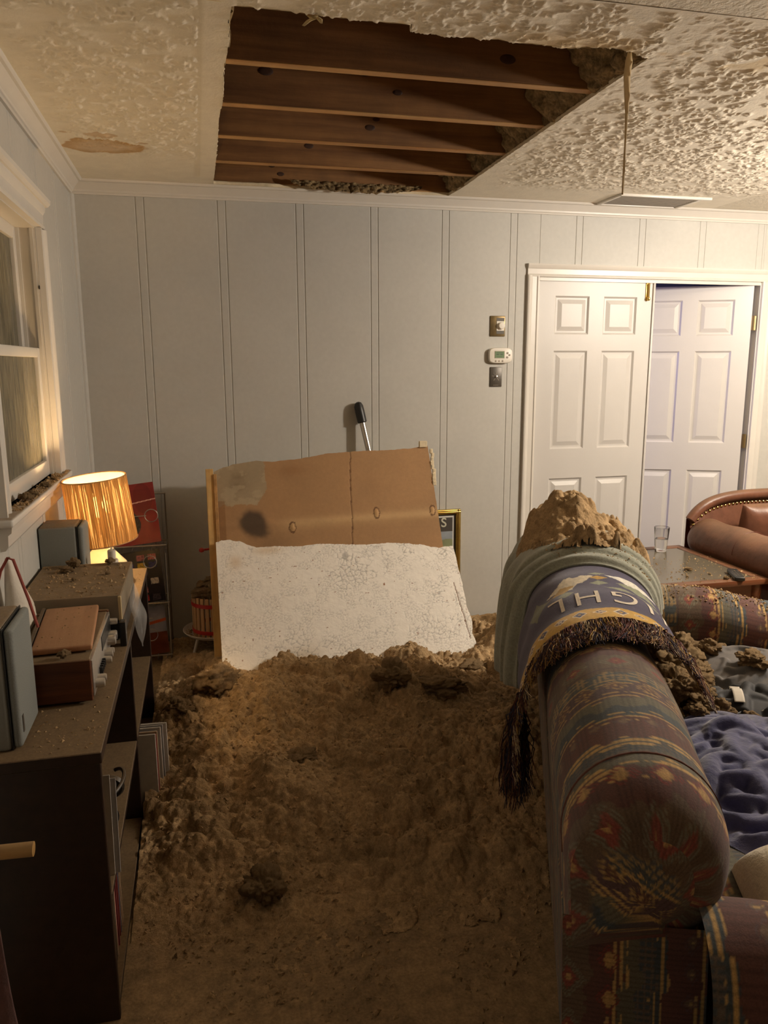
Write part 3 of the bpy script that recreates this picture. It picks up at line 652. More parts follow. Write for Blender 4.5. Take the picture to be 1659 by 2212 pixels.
# near end wall under the roll, seat deck, cushions
def flat(name, P, c): return grid(name, P, M['kilim'], SOFA, col=c)
vv, zz = np.meshgrid(np.linspace(-.005, .24, 90), np.linspace(.04, .60, 170), indexing='ij')
flat('end_panel', np.stack([vv-.02*(zz/.6), np.full(vv.shape, U0+.012)-.006*np.sin(vv*12), zz], -1), kilim(vv*1.3+.33, zz, 3))
flat('end_panel', np.stack([vv-.02*(zz/.6), np.full(vv.shape, U1-.012), zz], -1), kilim(vv*1.3+.3, zz, 3))
MB().box((.05, -.30, .05), (.93, 1.52, .30), .02).build('seat_base', M['maroon'], SOFA)
for k in range(3):
    a, b = -.275+.60*k, -.275+.60*(k+1)-.006
    A, B = np.meshgrid(np.linspace(.20, .96, 110), np.linspace(a, b, 90), indexing='ij')
    e = np.minimum(np.minimum((A-.2)/.05, (.96-A)/.07), np.minimum((B-a)/.05, (b-B)/.05)); e = np.clip(e, 0, 1)
    Z = .30+.135*np.sqrt(np.clip(1-(1-e)**2, 0, 1))+.012*np.sin((A-.2)/.76*3.14)*np.sin((B-a)/(b-a)*3.14)
    grid('seat_cushion', np.stack([A, B, Z], -1), M['kilim'], SOFA, col=kilim(A*1.0+.1, B, 6))
for v, u in ((.06, -.36), (.06, 1.68), (.88, -.36), (.88, 1.68)):
    MB().box((v-.02, u-.02, 0), (v+.03, u+.03, .055), .004).build('foot', M['bookcase'], SOFA)

# ================================================================== blankets over the sofa back
def drape_section(off, left_len, right_len, n, qr=R(8), slope=.15, da=0, dc=0):
    """cross-section of a cloth lying over the roll at distance off; returns v, z, s with s=0 on top"""
    pts = []
    a, b = RA+off+da, RB+off
    ql = R(178)
    arc = [(RC+dc+a*math.cos(q), RZ+b*math.sin(q)) for q in np.linspace(ql, qr, 90)]
    l0, r0 = arc[0], arc[-1]
    left = [(l0[0]-.012*math.sin(t*2.6)-.015*t, l0[1]-left_len*t) for t in np.linspace(1, .02, 40)]
    right = [(r0[0]+slope*t*right_len, r0[1]-right_len*t) for t in np.linspace(.02, 1, 40)]
    p = np.array(left+arc+right); d = np.r_[0, np.cumsum(np.hypot(*np.diff(p, axis=0).T))]
    s = np.linspace(0, d[-1], n); v = np.interp(s, d, p[:, 0]); z = np.interp(s, d, p[:, 1])
    itop = np.argmax(z); return v, z, s-s[itop]
LOCAL = dict(loc=tuple(SP), rot=(0, 0, -SAZ))
# sage blanket: three folded layers stacked
n = 220; uq = np.linspace(1.03, 1.66, 180); U_, I_ = np.meshgrid(uq, np.arange(n), indexing='ij')
def layer(u, edge, th, r=.02): t = np.clip((u-edge)/r, 0, 1); return th*np.sqrt(np.clip(1-(1-t)**2, 0, 1))
sv, sz, ss = drape_section(.024, .30, .05, n, da=.055, dc=.018); ev, ez, _ = drape_section(.017, .30, .05, n, da=.055, dc=.022)
S_ = np.tile(ss, (180, 1))
bend = .06*np.abs(S_)**1.5+.02*np.sin(S_*7)
off = layer(U_, 1.035+bend*.6, .018, .03)+layer(U_, 1.09+bend*.8, .018, .03)+layer(U_, 1.145+bend, .016, .03)
off *= 1+.15*sstep(.15, .4, -S_)+.12*(fbm(U_*4, S_*6, 61)-.5)
off += .014*np.sin(U_*34+3*fbm(U_*4, S_*3, 62))*sstep(.18, .3, -S_)
nv_, nz_ = np.gradient(sv), np.gradient(sz); nl = np.hypot(nv_, nz_); NV, NZ = -nz_/nl, nv_/nl
V_ = sv[None]+NV[None]*off; Z_ = sz[None]+NZ[None]*off-.04*sstep(.3, .5, -S_)*np.sin((U_-1.03)*4.8)
endr = sstep(1.66, 1.60, U_); V_ = sv[None]+(V_-sv[None])*(.3+.7*endr); Z_ = sz[None]+(Z_-sz[None])*(.3+.7*endr)
kt = sstep(1.03, 1.052, U_); V_ = ev[None]*(1-kt)+V_*kt; Z_ = ez[None]*(1-kt)+Z_*kt        # rolled near edge comes down on the throw
gb = grid('folded_blanket', np.stack([V_, U_, Z_], -1), M['green'], flip=True, **LOCAL)
tag(gb, 'thick sage green fleece blanket folded in layers over the sofa back', 'blanket')
md = gb.modifiers.new('thick', 'SOLIDIFY'); md.thickness = .008; md.offset = -1
# souvenir throw
TH = thing('tapestry_throw', 'navy and yellow woven throw with cream lettering and fringe over the sofa back', 'throw', tuple(SP), -SAZ)
n = 420; m_ = 200; tu0, tu1 = .45, 1.08
tv, tz, ts = drape_section(.012, .16, .035, n, R(14), .6, .055, .022)
tnv, tnz = np.gradient(tv), np.gradient(tz); tl = np.hypot(tnv, tnz); tnv, tnz = -tnz/tl, tnv/tl
def throw_pt(u, s, lift=0.0):
    u = np.asarray(u, float); s = np.asarray(s, float)
    o = lift+.004*np.sin(u*30+s*5)+.003*(fbm(u*9, s*9, 77)-.5)
    ue = u-.05*sstep(.1, .5, s)*(1-(u-tu0)/(tu1-tu0))+.02*np.sin(s*6)     # right side slides toward the viewer
    return np.stack([np.interp(s, ts, tv)+np.interp(s, ts, tnv)*o, ue, np.interp(s, ts, tz)+np.interp(s, ts, tnz)*o], -1)
TU, TS = np.meshgrid(np.linspace(tu0, tu1, m_), np.linspace(ts[0], ts[-1], n), indexing='ij')
NAVY, YEL, CRM, SGE, WHT = [np.array(lin(*c)) for c in ((62, 56, 84), (196, 152, 54), (222, 208, 180), (138, 142, 116), (226, 222, 210))]
tc = np.empty(TU.shape+(3,)); tc[:] = NAVY
w = (TU-tu0)*.4/.7; edge = .004*np.sin(TS*60)
yb = (w < .066+edge*.5); tc[yb] = YEL
qz = np.floor(TS/.004)*.004; qw = np.floor(w/.004)*.004
dm = np.abs(((qz/.115+.25) % 1)-.5)*.115+np.abs(qw-.036)
tc[yb & (dm < .021)] = CRM; tc[yb & (dm < .016)] = NAVY*1.0; tc[yb & (dm < .005)] = YEL
dm2 = np.abs(((qz/.115+.75) % 1)-.5)*.115*.7+np.abs(qw-.036)
tc[yb & (dm2 < .014)] = CRM; tc[yb & (dm2 < .010)] = C_MAR; tc[yb & (dm2 < .004)] = CRM
yr = (TS > .285+.03*(1-w/.4)) & (w > .06); tc[yr] = YEL
# pictorial patches
def patch(cs, cw, rs, rw, colr, seed, rot=0.0):
    a, b = TS-cs, w-cw; a, b = a*math.cos(rot)+b*math.sin(rot), -a*math.sin(rot)+b*math.cos(rot)
    d = np.abs(a)/rs+np.abs(b)/rw+.7*(fbm(np.floor(TS/.004)*.004*40, np.floor(w/.004)*.004*40, seed)-.5)
    tc[d < 1] = colr
for args in ((-.095, .225, .075, .035, CRM*.9, 1, .25), (-.12, .20, .05, .02, YEL*.8, 2, .25), (.11, .235, .09, .022, WHT, 3, -.2), (.13, .205, .075, .016, SGE, 4, -.15), (.22, .17, .09, .018, SGE*.9, 5, -.1),
             (.0, .262, .03, .010, SGE, 6), (.0, .236, .035, .010, YEL*.9, 7), (.0, .210, .028, .012, SGE, 8), (.065, .186, .05, .010, SGE, 9), (-.11, .165, .025, .02, SGE*.8, 10), (.27, .22, .05, .03, SGE*.7, 11), (-.22, .18, .05, .05, SGE*.6, 12)): patch(*args)
tc *= (.88+.24*vn(TS*140, w*140, 90))[..., None]
tcl = grid('cloth', throw_pt(TU, TS), M['throw'], TH, col=tc, flip=True)
md = tcl.modifiers.new('thick', 'SOLIDIFY'); md.thickness = .004; md.offset = -1
# cream letters woven in, read from the other side of the sofa
def letters():
    cu = bpy.data.curves.new('throw_text', 'FONT'); cu.body = 'HIGHL'; cu.size = .085; cu.space_character = 1.35; cu.resolution_u = 6
    to = bpy.data.objects.new('throw_text', cu); COL.objects.link(to); bpy.context.view_layer.update()
    dg = bpy.context.evaluated_depsgraph_get(); me = bpy.data.meshes.new_from_object(to.evaluated_get(dg)); bpy.data.objects.remove(to)
    bm = bmesh.new(); bm.from_mesh(me)
    bmesh.ops.triangulate(bm, faces=bm.faces)
    for _ in range(2): bmesh.ops.subdivide_edges(bm, edges=[e for e in bm.edges if e.calc_length() > .012], cuts=1)
    bm.to_mesh(me); bm.free()
    co = np.zeros(len(me.vertices)*3); me.vertices.foreach_get('co', co); co = co.reshape(-1, 3)
    s = .262-co[:, 0]*1.40; u = tu0+.135+.125-co[:, 1]*1.75
    P = throw_pt(u, s, .0016); me.vertices.foreach_set('co', P.ravel()); me.update(); me.materials.clear()
    link('lettering', me, mat('cream_yarn', lin(220, 208, 190), .95, noise=(200, .15)), TH)
letters()
def fringe():
    rg = np.random.RandomState(17); V = []; F = []; Cc = []
    cols = [np.array(lin(*c)) for c in ((60, 42, 46), (96, 52, 46), (52, 48, 66), (128, 92, 60), (170, 136, 76), (70, 44, 38), (190, 170, 140))]
    def strand(p0, dirs, r, col):
        n0 = len(V); pts = [p0]
        for dd in dirs: pts.append(pts[-1]+dd)
        for i, p in enumerate(pts):
            rr_ = r*(1-.6*i/len(pts))
            for k in range(3):
                a = 2.09*k; V.append(p+np.array([rr_*math.cos(a), rr_*math.sin(a)*.5, rr_*math.sin(a)])); Cc.append(col*(.8+.4*rg.rand()))
        for i in range(len(pts)-1):
            for k in range(3): F.append((n0+3*i+k, n0+3*i+(k+1) % 3, n0+3*i+3+(k+1) % 3, n0+3*i+3+k))
    for i in range(4200):
        tuft = rg.randint(240); rt = np.random.RandomState(tuft+500); s = ts[0]+.004+(ts[-1]-ts[0]-.05)*rt.rand()+rg.randn()*.004; s = min(max(s, ts[0]), ts[-1])
        col = cols[rt.randint(len(cols))] if rg.rand() < .7 else cols[rg.randint(len(cols))]
        L = .13+.06*rt.rand()+.05*rg.rand(); sg = (1 if s > 0 else -1)*sstep(.10, .30, abs(s)); curl = rt.randn()*.38+rg.randn()*.2; hump = .004+.010*rg.rand()
        pts = []; ss_, u_ = s, tu0+.003*rg.rand(); steps = 7
        for k in range(steps):
            t = k/(steps-1); pts.append(throw_pt(u_, min(max(ss_, ts[0]), ts[-1]), .002+hump*math.sin(t*2.6)*(1-.35*t)+.003*rg.randn()*(k > 0))-np.array([0, 0, .10*max(0, ts[0]-ss_)+max(0, abs(ss_)-.42)*.6]))
            a = curl*t*1.6; du, ds = -math.cos(a)*(1-.25*abs(sg)), math.sin(a)*.6+float(sg)*.5; q = math.hypot(du, ds); u_ += du/q*L/steps; ss_ += ds/q*L/steps+.0015*rg.randn()
        strand(pts[0], [pts[k+1]-pts[k] for k in range(steps-1)], .0014+.0006*rg.rand(), col)
    me = bpy.data.meshes.new('fringe'); me.from_pydata([tuple(v) for v in V], [], F)
    a = me.color_attributes.new('Col', 'FLOAT_COLOR', 'POINT'); c = np.ones((len(V), 4), np.float32); c[:, :3] = np.array(Cc); a.data.foreach_set('color', c.ravel())
    o = link('fringe', me, M['fringe'], TH); o['kind'] = 'stuff'
    # long tassels hanging at the aisle side
    V.clear(); F.clear(); Cc.clear()
    for i in range(700):
        t = rg.rand(); p = throw_pt(tu0+.02*rg.rand()-.0, ts[0]+.10*rg.rand(), .004+.01*rg.rand())+np.array([-.005*rg.rand(), 0, 0])
        col = cols[rg.randint(4)]*.8; L = .10+.14*rg.rand()
        strand(p, [(np.array([0, -.12, -1.0])+rg.randn(3)*.22)*L/5 for k in range(5)], .0022, col)
    me = bpy.data.meshes.new('hanging_fringe'); me.from_pydata([tuple(v) for v in V], [], F)
    a = me.color_attributes.new('Col', 'FLOAT_COLOR', 'POINT'); c = np.ones((len(V), 4), np.float32); c[:, :3] = np.array(Cc); a.data.foreach_set('color', c.ravel())
    o = link('hanging_fringe', me, M['fringe'], TH); o['kind'] = 'stuff'
fringe()

# ================================================================== insulation
def heap_base(X, Y):
    prof = np.interp(Y, [1.35, 1.86, 2.08, 2.4, 2.75, 3.1, 3.35, 3.6, 3.9, 4.26], [0, .0, .035, .11, .17, .215, .20, .13, .075, .03])
    lat = 1-.45*(1-sstep(-.25, .05, X))-.10*sstep(.9, 1.2, X)
    h = prof*lat
    h += .05*np.exp(-((X-.95)/.16)**2-((Y-2.95)/.16)**2)+.045*np.exp(-((X-.02)/.12)**2-((Y-3.28)/.11)**2)+.035*np.exp(-((X+.12)/.12)**2-((Y-3.12)/.14)**2)
    h += .13*np.exp(-((X-1.42)/.14)**2-((Y-3.42)/.24)**2)*1.0+.03*np.exp(-((X-.3)/.2)**2-((Y-2.5)/.15)**2)
    h += .022*np.exp(-((X-.12)/.1)**2-((Y-2.05)/.1)**2)
    h -= .05*np.exp(-((X-.03)/.10)**2-((Y-2.45)/.18)**2)
    return np.maximum(h, 0)
def heap():
    d = .005; x0, x1, y0, y1 = -.252, 1.95, 1.35, 4.262
    nx, ny = int((x1-x0)/d), int((y1-y0)/d)
    X, Y = np.meshgrid(x0+np.arange(nx)*d, y0+np.arange(ny)*d, indexing='ij')
    B = heap_base(X, Y); am = np.clip(B/.10, .0, 1)**.8
    L1 = lumps(0, 0, d, X.shape, 300, .045, .12, .75, 1); L2 = lumps(0, 0, d, X.shape, 2600, .018, .05, .95, 2); L3 = lumps(0, 0, d, X.shape, 26000, .006, .017, 1.0, 3)
    sel = sstep(.35, .6, fbm(X*3.2, Y*3.2, 9)); sel2 = sstep(.25, .6, vn(X*7, Y*7, 14))
    am = np.clip(B/.07, 0, 1)**.8
    H = B*(.66+.6*fbm(X*2.5, Y*2.5, 4))+am*(L1*(.15+.75*sel)+L2*(.25+.75*sel2)+L3*1.0+.006*fbm(X*90, Y*90, 6)-.02)
    thin = sstep(1.38, 2.1, Y)*(1-am); H += thin*(.8*L3*(fbm(X*5, Y*5, 15) > .48)+.5*L2*(fbm(X*7, Y*7, 16) > .6))
    u = (X-SP[0])*SU[0]+(Y-SP[1])*SU[1]; v = (X-SP[0])*SW[0]+(Y-SP[1])*SW[1]
    H = H*sstep(4.262, 4.2, Y)+.03*sstep(4.1, 4.2, Y)*(X < 1.7)*(.6+.8*vn(X*20, Y*20, 7))
    H -= .004
    jx, jy = .004*(vn(X*70, Y*70, 18)-.5)*am, .004*(vn(X*70, Y*70, 19)-.5)*am
    kc = H[:-1, :-1] > -.0035; kc &= ((v < .012) | (u > U1+.01))[:-1, :-1]
    o = grid('insulation_heap', np.stack([X+jx, Y+jy, np.maximum(H, -.004)+.004*0], -1), M['insul'], keep=kc)
    tag(o, 'knee-high drift of brown loose-fill insulation filling the aisle beside the sofa', 'insulation', kind='stuff')
    return (x0, y0, d, H)
HEAP = heap()
def heap_z(x, y):
    x0, y0, d, H = HEAP; i = int(np.clip((x-x0)/d, 0, H.shape[0]-1)); j = int(np.clip((y-y0)/d, 0, H.shape[1]-1)); return max(0, H[i, j])
# clump meshes
def clump_mesh(seed, sub=5, flat=.75):
    bm = bmesh.new(); bmesh.ops.create_icosphere(bm, subdivisions=sub, radius=1); rg = np.random.RandomState(seed)
    V = np.array([v.co for v in bm.verts]); D = np.zeros(len(V))
    for n, r, a in ((14, .55, .35), (70, .24, .22), (320, .11, .11), (1300, .05, .06)):
        c = rg.randn(n, 3); c /= np.linalg.norm(c, axis=1)[:, None]; B = np.zeros(len(V))
        for q in c:
            dd = ((V-q)**2).sum(1); B = np.maximum(B, np.sqrt(np.clip(1-dd/(r*(.6+.6*rg.rand()))**2, 0, 1))*a)
        D += B
    V = V*(.62+D)[:, None]*np.array([1, 1, flat])*(1+.15*rg.randn(3))
    V[:, 2] -= V[:, 2].min()
    for v, p in zip(bm.verts, V): v.co = p
    for f in bm.faces: f.smooth = True
    me = bpy.data.meshes.new('clump'); bm.to_mesh(me); bm.free(); me.materials.append(M['insul']); return me
CL = [clump_mesh(100+k) for k in range(5)]
def clump(x, y, z, s, k, label, group=None, name='insulation_clump', sq=1):
    o = link(name, CL[k % 5], None, loc=(x, y, z-s*.12), rot=(0, 0, k*1.3)); o.scale = (s, s, s*sq); return tag(o, label, 'insulation', group)
# lumps standing out of the drift
LUMPS = ((.93, 2.93, .085, 'square-shouldered lump standing out near the top of the drift below the white board'), (.74, 2.96, .075, 'rounded lump beside the square-shouldered lump on the drift'), (.02, 3.20, .085, 'tall pale lump at the left foot of the white board'),
         (-.14, 3.06, .07, 'pale lump in the drift beside the bookcase records'), (.30, 2.60, .065, 'broad low lump in the middle of the drift'), (1.20, 3.20, .07, 'lump at the right foot of the white board near the sofa'), (.12, 2.02, .06, 'slab-shaped lump at the front foot of the drift'))
for k, (x, y, s, lb) in enumerate(LUMPS): clump(x, y, max(heap_z(x, y)-s*.6, s*.10), s, k, lb, 'lumps in the drift')
def crumbs(name, label, pts, smin, smax, seed, parent=None, mt=None):
    rg = np.random.RandomState(seed); V = []; F = []
    base = [(1, 0, 0), (-.5, .87, 0), (-.5, -.87, 0), (.3, .2, .9), (-.4, -.1, .7), (.1, -.4, .8)]
    fc = [(0, 1, 3), (1, 4, 3), (1, 2, 4), (2, 5, 4), (2, 0, 5), (0, 3, 5), (3, 4, 5), (0, 2, 1)]
    for (x, y, z) in pts:
        s = smin+(smax-smin)*rg.rand()**3; n0 = len(V); a = rg.rand()*6.28; ca, sa = math.cos(a), math.sin(a)
        for q in base:
            p = np.array(q)*s*(1+.35*rg.randn(3)); V.append((x+p[0]*ca-p[1]*sa, y+p[0]*sa+p[1]*ca, z+max(-.0003, p[2]*.8)))
        F += [tuple(i+n0 for i in f) for f in fc]
    me = bpy.data.meshes.new(name); me.from_pydata(V, [], F); o = link(name, me, mt or M['insul'], parent)
    return tag(o, label, 'crumbs', kind='stuff')
rg = np.random.RandomState(41); pts = []
for i in range(9000):
    x, y = -.24+1.5*rg.rand(), 1.4+2.1*rg.rand()**1.0
    vloc = (x-SP[0])*SW[0]+(y-SP[1])*SW[1]
    if vloc > -.01: continue
    if fbm(np.array(x*4.), np.array(y*4.), 23) < .42 and y < 2.1: continue
    pts.append((x, y, heap_z(x, y)))
crumbs('floor_crumbs', 'small insulation crumbs strewn over the aisle floor and drift', pts, .002, .011, 42)

# pile on the far end of the sofa back (on top of the sage blanket)
def backpile():
    d = .005; v0, v1, u0, u1 = -.19, .46, 1.08, 1.80; nv, nu = int((v1-v0)/d), int((u1-u0)/d)
    V, U = np.meshgrid(v0+np.arange(nv)*d, u0+np.arange(nu)*d, indexing='ij')
    a = (V-RC-.015)/(RA+.125); ac = np.clip(a, -.97, .97)
    surf = RZ+(RB+.076)*np.sqrt(1-ac*ac)-2.2*np.maximum(0, np.abs(a)-.97)*(RA+.125)
    outl = np.hypot((V-.12)/np.where(V > .12, .275, .225), (U-1.44)/.335)+.35*(fbm(V*8, U*8, 8)-.5)+.22*(fbm(V*40, U*40, 18)-.5)
    cone = 1.03-.95*np.maximum(0, np.abs(V-.075)-.035)*np.where(V > .075, .80, 1.05)-.55*np.maximum(0, 1.40-U)-.55*np.maximum(0, U-1.50)
    L = lumps(0, 0, d, V.shape, 60, .02, .05, .9, 201)+lumps(0, 0, d, V.shape, 260, .01, .025, .9, 203)+lumps(0, 0, d, V.shape, 2600, .005, .013, 1.0, 202)+.004*fbm(V*90, U*90, 5)
    tp = sstep(1.0, .75, outl); tl_ = sstep(1.0, .93, outl)
    Z = np.maximum(surf-.012, 0)+tp*np.maximum(0, cone-surf)+tl_*(.008+L*1.1)
    keep = outl[:-1, :-1] < 1.0
    o = grid('insulation_pile', np.stack([V, U, Z], -1), M['insul'], keep=keep, flip=False, **LOCAL)
    tag(o, 'peaked pile of tan insulation on the far end of the sofa back', 'insulation', kind='stuff')
backpile()
pts = []
for i in range(700):
    v, u = .3+.6*rg.rand(), 1.52+.18*rg.rand(); zz = .515+math.sqrt(max(0, .125**2-(u-1.61)**2))-.05*float(sstep(.62, .95, v)); p = sofa_world(v, u, zz); pts.append(tuple(p))
for i in range(420):
    v, u = .3+.6*rg.rand(), .6+.8*rg.rand(); p = sofa_world(v, u, .447); pts.append(tuple(p))
crumbs('sofa_crumbs', 'tan crumbs dusting the far sofa arm and seat', pts, .0018, .008, 43)
pts = []
jt = [j for j in range(len(ss)) if -.13 < ss[j] < .22]; it = [i for i in range(len(uq)) if 1.07 < uq[i] < 1.20]
for i in range(260):
    p, q = it[rg.randint(len(it))], jt[rg.randint(len(jt))]; pts.append(tuple(sofa_world(V_[p, q], U_[p, q], Z_[p, q])))
crumbs('blanket_crumbs', 'brown crumbs on the folded sage blanket', pts, .0015, .006, 44)

# ================================================================== fallen ceiling boards
def board_plane(y0, z0, y1, z1):
    d = np.array([0, y1-y0, z1-z0]); L = np.linalg.norm(d); d /= L; n = np.array([0, -d[2], d[1]]); return d, n, L
# white piece: bottom at floor, up the slope
def white_slab():
    d, n, _ = board_plane(3.256, 0, 3.765, .6); O = np.array([.045, 3.256, .0])
    dd = .0042; W_w, Lm = 1.245, .95; nu, nv = int(W_w/dd), int(Lm/dd)
    A, T = np.meshgrid(np.linspace(0, W_w, nu), np.linspace(0, 1, nv), indexing='ij'); xs = A[:, 0]
    topx = [0, .03, .08, .12, .16, .20, .30, .42, .54, .66, .78, .90, 1.0, 1.08, 1.12, 1.17, 1.245]
    topt = [.885, .895, .893, .885, .862, .845, .845, .838, .846, .835, .825, .828, .818, .806, .79, .785, .79]
    tt = np.interp(xs, topx, topt)+.008*(fbm(xs*30, xs*0, 5)-.5)+.003*(vn(xs*140, xs*0, 6)-.5)
    B = T*tt[:, None]
    right = np.interp(B, [0, .2, .3, .36, .45, .60, .80, .9], [1.245, 1.238, 1.225, 1.236, 1.225, 1.228, 1.222, 1.22])+.006*(fbm(B*30, B*0, 7)-.5)
    A2 = A/W_w*right
    # crackle relief: ridged cells, stronger to the right
    rgs = np.random.RandomState(8); 
    def cells(sc, seed):
        gx, gy = A2*sc, B*sc; ix, iy = np.floor(gx).astype(int), np.floor(gy).astype(int); t1 = np.random.RandomState(seed).rand(2, 128, 128); f1 = np.full(A2.shape, 9.); f2 = f1.copy()
        for a in (-1, 0, 1):
            for b in (-1, 0, 1):
                cx = ix+a+t1[0][(ix+a) % 128, (iy+b) % 128]; cy = iy+b+t1[1][(ix+a) % 128, (iy+b) % 128]; q = np.hypot(gx-cx, gy-cy)
                f2 = np.where(q < f1, f1, np.minimum(f2, q)); f1 = np.minimum(f1, q)
        return f2-f1
    wx = .012*(fbm(A2*18, B*18, 9)-.5); A2s, Bs = A2, B; A2 = A2+wx; B = B+.012*(fbm(A2*18, B*18, 10)-.5)
    e1 = cells(38, 3); e2 = cells(70, 4); A2, B = A2s, Bs
    msk = sstep(.40, .62, fbm(A2*4.5, B*4.5, 11)+.25*(A2-.55)); brk = sstep(.3, .55, vn(A2*26, B*26, 12))
    crack = (1-sstep(.03, .12, e1))*msk*brk+.55*(1-sstep(.05, .16, e2))*sstep(.35, .6, vn(A2*22, B*22, 13))
    relief = .0016*fbm(A2*60, B*60, 14)-.0022*crack
    c = np.empty(A2.shape+(3,)); c[:] = np.array(lin(240, 234, 224))
    c *= (1-.42*np.clip(crack, 0, 1))[..., None]
    spots = (vn(A2*55, B*110, 15) > .955) & (vn(A2*9, B*9, 16) > .3); c[spots] = np.array(lin(140, 92, 58))
    st = np.exp(-((A2-.09)/.03)**2-((B-.77)/.035)**2)+np.exp(-((A2-.25)/.07)**2-((B-.825)/.022)**2); c = c*(1-.45*np.clip(st, 0, 1)[..., None])+np.array(lin(196, 160, 100))*.45*np.clip(st, 0, 1)[..., None]
    sl = np.abs((A2-1.185)-(.55-B)*.085) < .0022; sl &= (B > .27) & (B < .58); c[sl] = np.array(lin(120, 84, 56)); relief = relief-np.where(sl, .003, 0)
    P = O+np.stack([A2, np.zeros_like(A2), np.zeros_like(A2)], -1)+d*B[..., None]+n*relief[..., None]
    root = thing('fallen_ceiling_board', 'white crackled ceiling board leaning up out of the insulation drift', 'drywall', tuple(O))
    grid('painted_face', P-O, M['slabwhite'], root, col=c)
    bm = bmesh.new(); bd = [(A2[i, -1], B[i, -1]) for i in range(0, nu, 3)]; rt = [(A2[-1, j], B[-1, j]) for j in range(nv-1, -1, -5)]
    outl = [(0, 0)]+bd+rt; fv = [bm.verts.new(Vector(np.array([a, 0, 0])+d*b-n*.0008)) for a, b in outl]; bvv = [bm.verts.new(Vector(np.array([a, 0, 0])+d*b-n*.0125)) for a, b in outl]
    bm.faces.new(bvv)
    for i in range(len(outl)): j = (i+1) % len(outl); bm.faces.new((fv[i], fv[j], bvv[j], bvv[i]))
    mb = MB(); mb.bm(bm); mb.build('gypsum_core', M['gyp'], root, smooth=None)
white_slab()
def brown_slab():
    d, n, L = board_plane(3.60, 0, 4.045, 1.09); O = np.array([.052, 3.60, 0.])
    dd = .0045; Wd, Lm = 1.165, 1.22; nu, nv = int(Wd/dd), int(Lm/dd)
    A, T = np.meshgrid(np.linspace(0, Wd, nu), np.linspace(0, 1, nv), indexing='ij'); xs = A[:, 0]
    tt = np.interp(xs, [0, .03, .10, .22, .30, .45, .60, .80, .95, 1.08, 1.12, 1.14, 1.165], [1.085, 1.10, 1.122, 1.138, 1.130, 1.142, 1.165, 1.175, 1.175, 1.182, 1.19, 1.20, 1.195])+.006*(fbm(xs*40, xs*0, 5)-.5)
    B = T*tt[:, None]
    right = np.interp(B, [0, .5, .6, .8, 1.0, 1.1, 1.2], [1.20, 1.19, 1.185, 1.175, 1.165, 1.16, 1.155])+.003*(fbm(B*40, B*0, 7)-.5); A2 = A/Wd*right
    c = np.empty(A2.shape+(3,)); c[:] = np.array(lin(168, 130, 90))
    c *= (.86+.28*fbm(A2*3, B*3, 21))[..., None]
    def blend(wt, colr):
        nonlocal c; wt = np.clip(wt, 0, 1)[..., None]; c = c*(1-wt)+np.array(lin(*colr))*wt
    band = np.exp(-((B-.80-.03*(A2-.6))/.028)**2)*sstep(.25, .4, A2); blend(.55*band, (204, 170, 122))
    blend(.35*sstep(.6, .9, A2)*sstep(.8, .5, B), (176, 134, 92))
    px = A2+.02*(fbm(B*22, B*0, 31)-.5); grey = (px < .262-.05*sstep(.98, .9, B))*(B > .905+.05*sstep(.0, .26, A2)*0-.03*sstep(.05, .0, A2)+.03*(fbm(A2*25, B*0, 32)-.5)); blend(grey*1., (158, 140, 112))
    g2 = np.exp(-((A2-.12)/.05)**2-((B-1.03)/.05)**2)*grey; blend(.6*g2*fbm(A2*30, B*30, 33)*1.6, (112, 92, 66)); blend(.5*grey*(fbm(A2*14, B*30, 34) > .55), (176, 158, 128))
    dk = np.hypot((A2-.19-.25*(.80-B))/.085, (B-.80)/.085)+.5*(fbm(A2*16, B*16, 35)-.5); blend(.92*(1-sstep(.6, 1.15, dk)), (70, 56, 42)); blend(.35*np.exp(-((A2-.28)/.1)**2-((B-.70)/.06)**2), (90, 70, 46))
    blend(.5*np.exp(-((A2-.40)/.07)**2-((B-1.08)/.03)**2), (140, 98, 60))
    blend(.6*(A2 < .05)*(B < .93)*1., (132, 92, 52))
    cr = np.abs(A2-(.705+.05*(B-.9)+.012*(fbm(B*14, B*0, 36)-.5)+.02*sstep(1.0, .8, B)*0)) < .0028; cr &= (B > .60); blend(.8*cr, (98, 64, 36))
    rel = .0012*fbm(A2*8, B*8, 37)-.002*cr+.003*np.exp(-((B-.80)/.02)**2)
    for (hx, hb) in ((.385, .775), (.835, .83), (1.145, .83)):
        q = np.hypot((A2-hx)/.016, (B-hb)/.028)+.3*(fbm(A2*60, B*60, 38)-.5); rg_ = (np.abs(q-1) < .16); blend(.85*rg_, (96, 62, 34)); blend(.5*(q < .8), (196, 156, 104)); rel = rel+.006*np.clip(1-q, 0, 1)
    P = O+np.stack([A2, np.zeros_like(A2), np.zeros_like(A2)], -1)+d*B[..., None]+n*rel[..., None]
    root = thing('fallen_ceiling_board', 'brown paper side of a fallen ceiling board leaning toward the grey wall', 'drywall', tuple(O))
    grid('paper_face', P-O, M['slabpaper'], root, col=c)
    bm = bmesh.new(); outl = [(0, 0)]+[(A2[i, -1], B[i, -1]) for i in range(0, nu, 3)]+[(A2[-1, j], B[-1, j]) for j in range(nv-1, -1, -5)]
    fv = [bm.verts.new(Vector(np.array([a, 0, 0])+d*b-n*.0008)) for a, b in outl]; bvv = [bm.verts.new(Vector(np.array([a, 0, 0])+d*b-n*.013)) for a, b in outl]
    bm.faces.new(bvv)
    for i in range(len(outl)): j = (i+1) % len(outl); bm.faces.new((fv[i], fv[j], bvv[j], bvv[i]))
    MB().bm(bm).build('gypsum_core', M['gyp'], root, smooth=None)
    # pine strip on its left edge, torn white flakes on its right
    ang = math.atan2(d[1], d[2]); RX = Matrix.Rotation(-ang, 4, 'X')
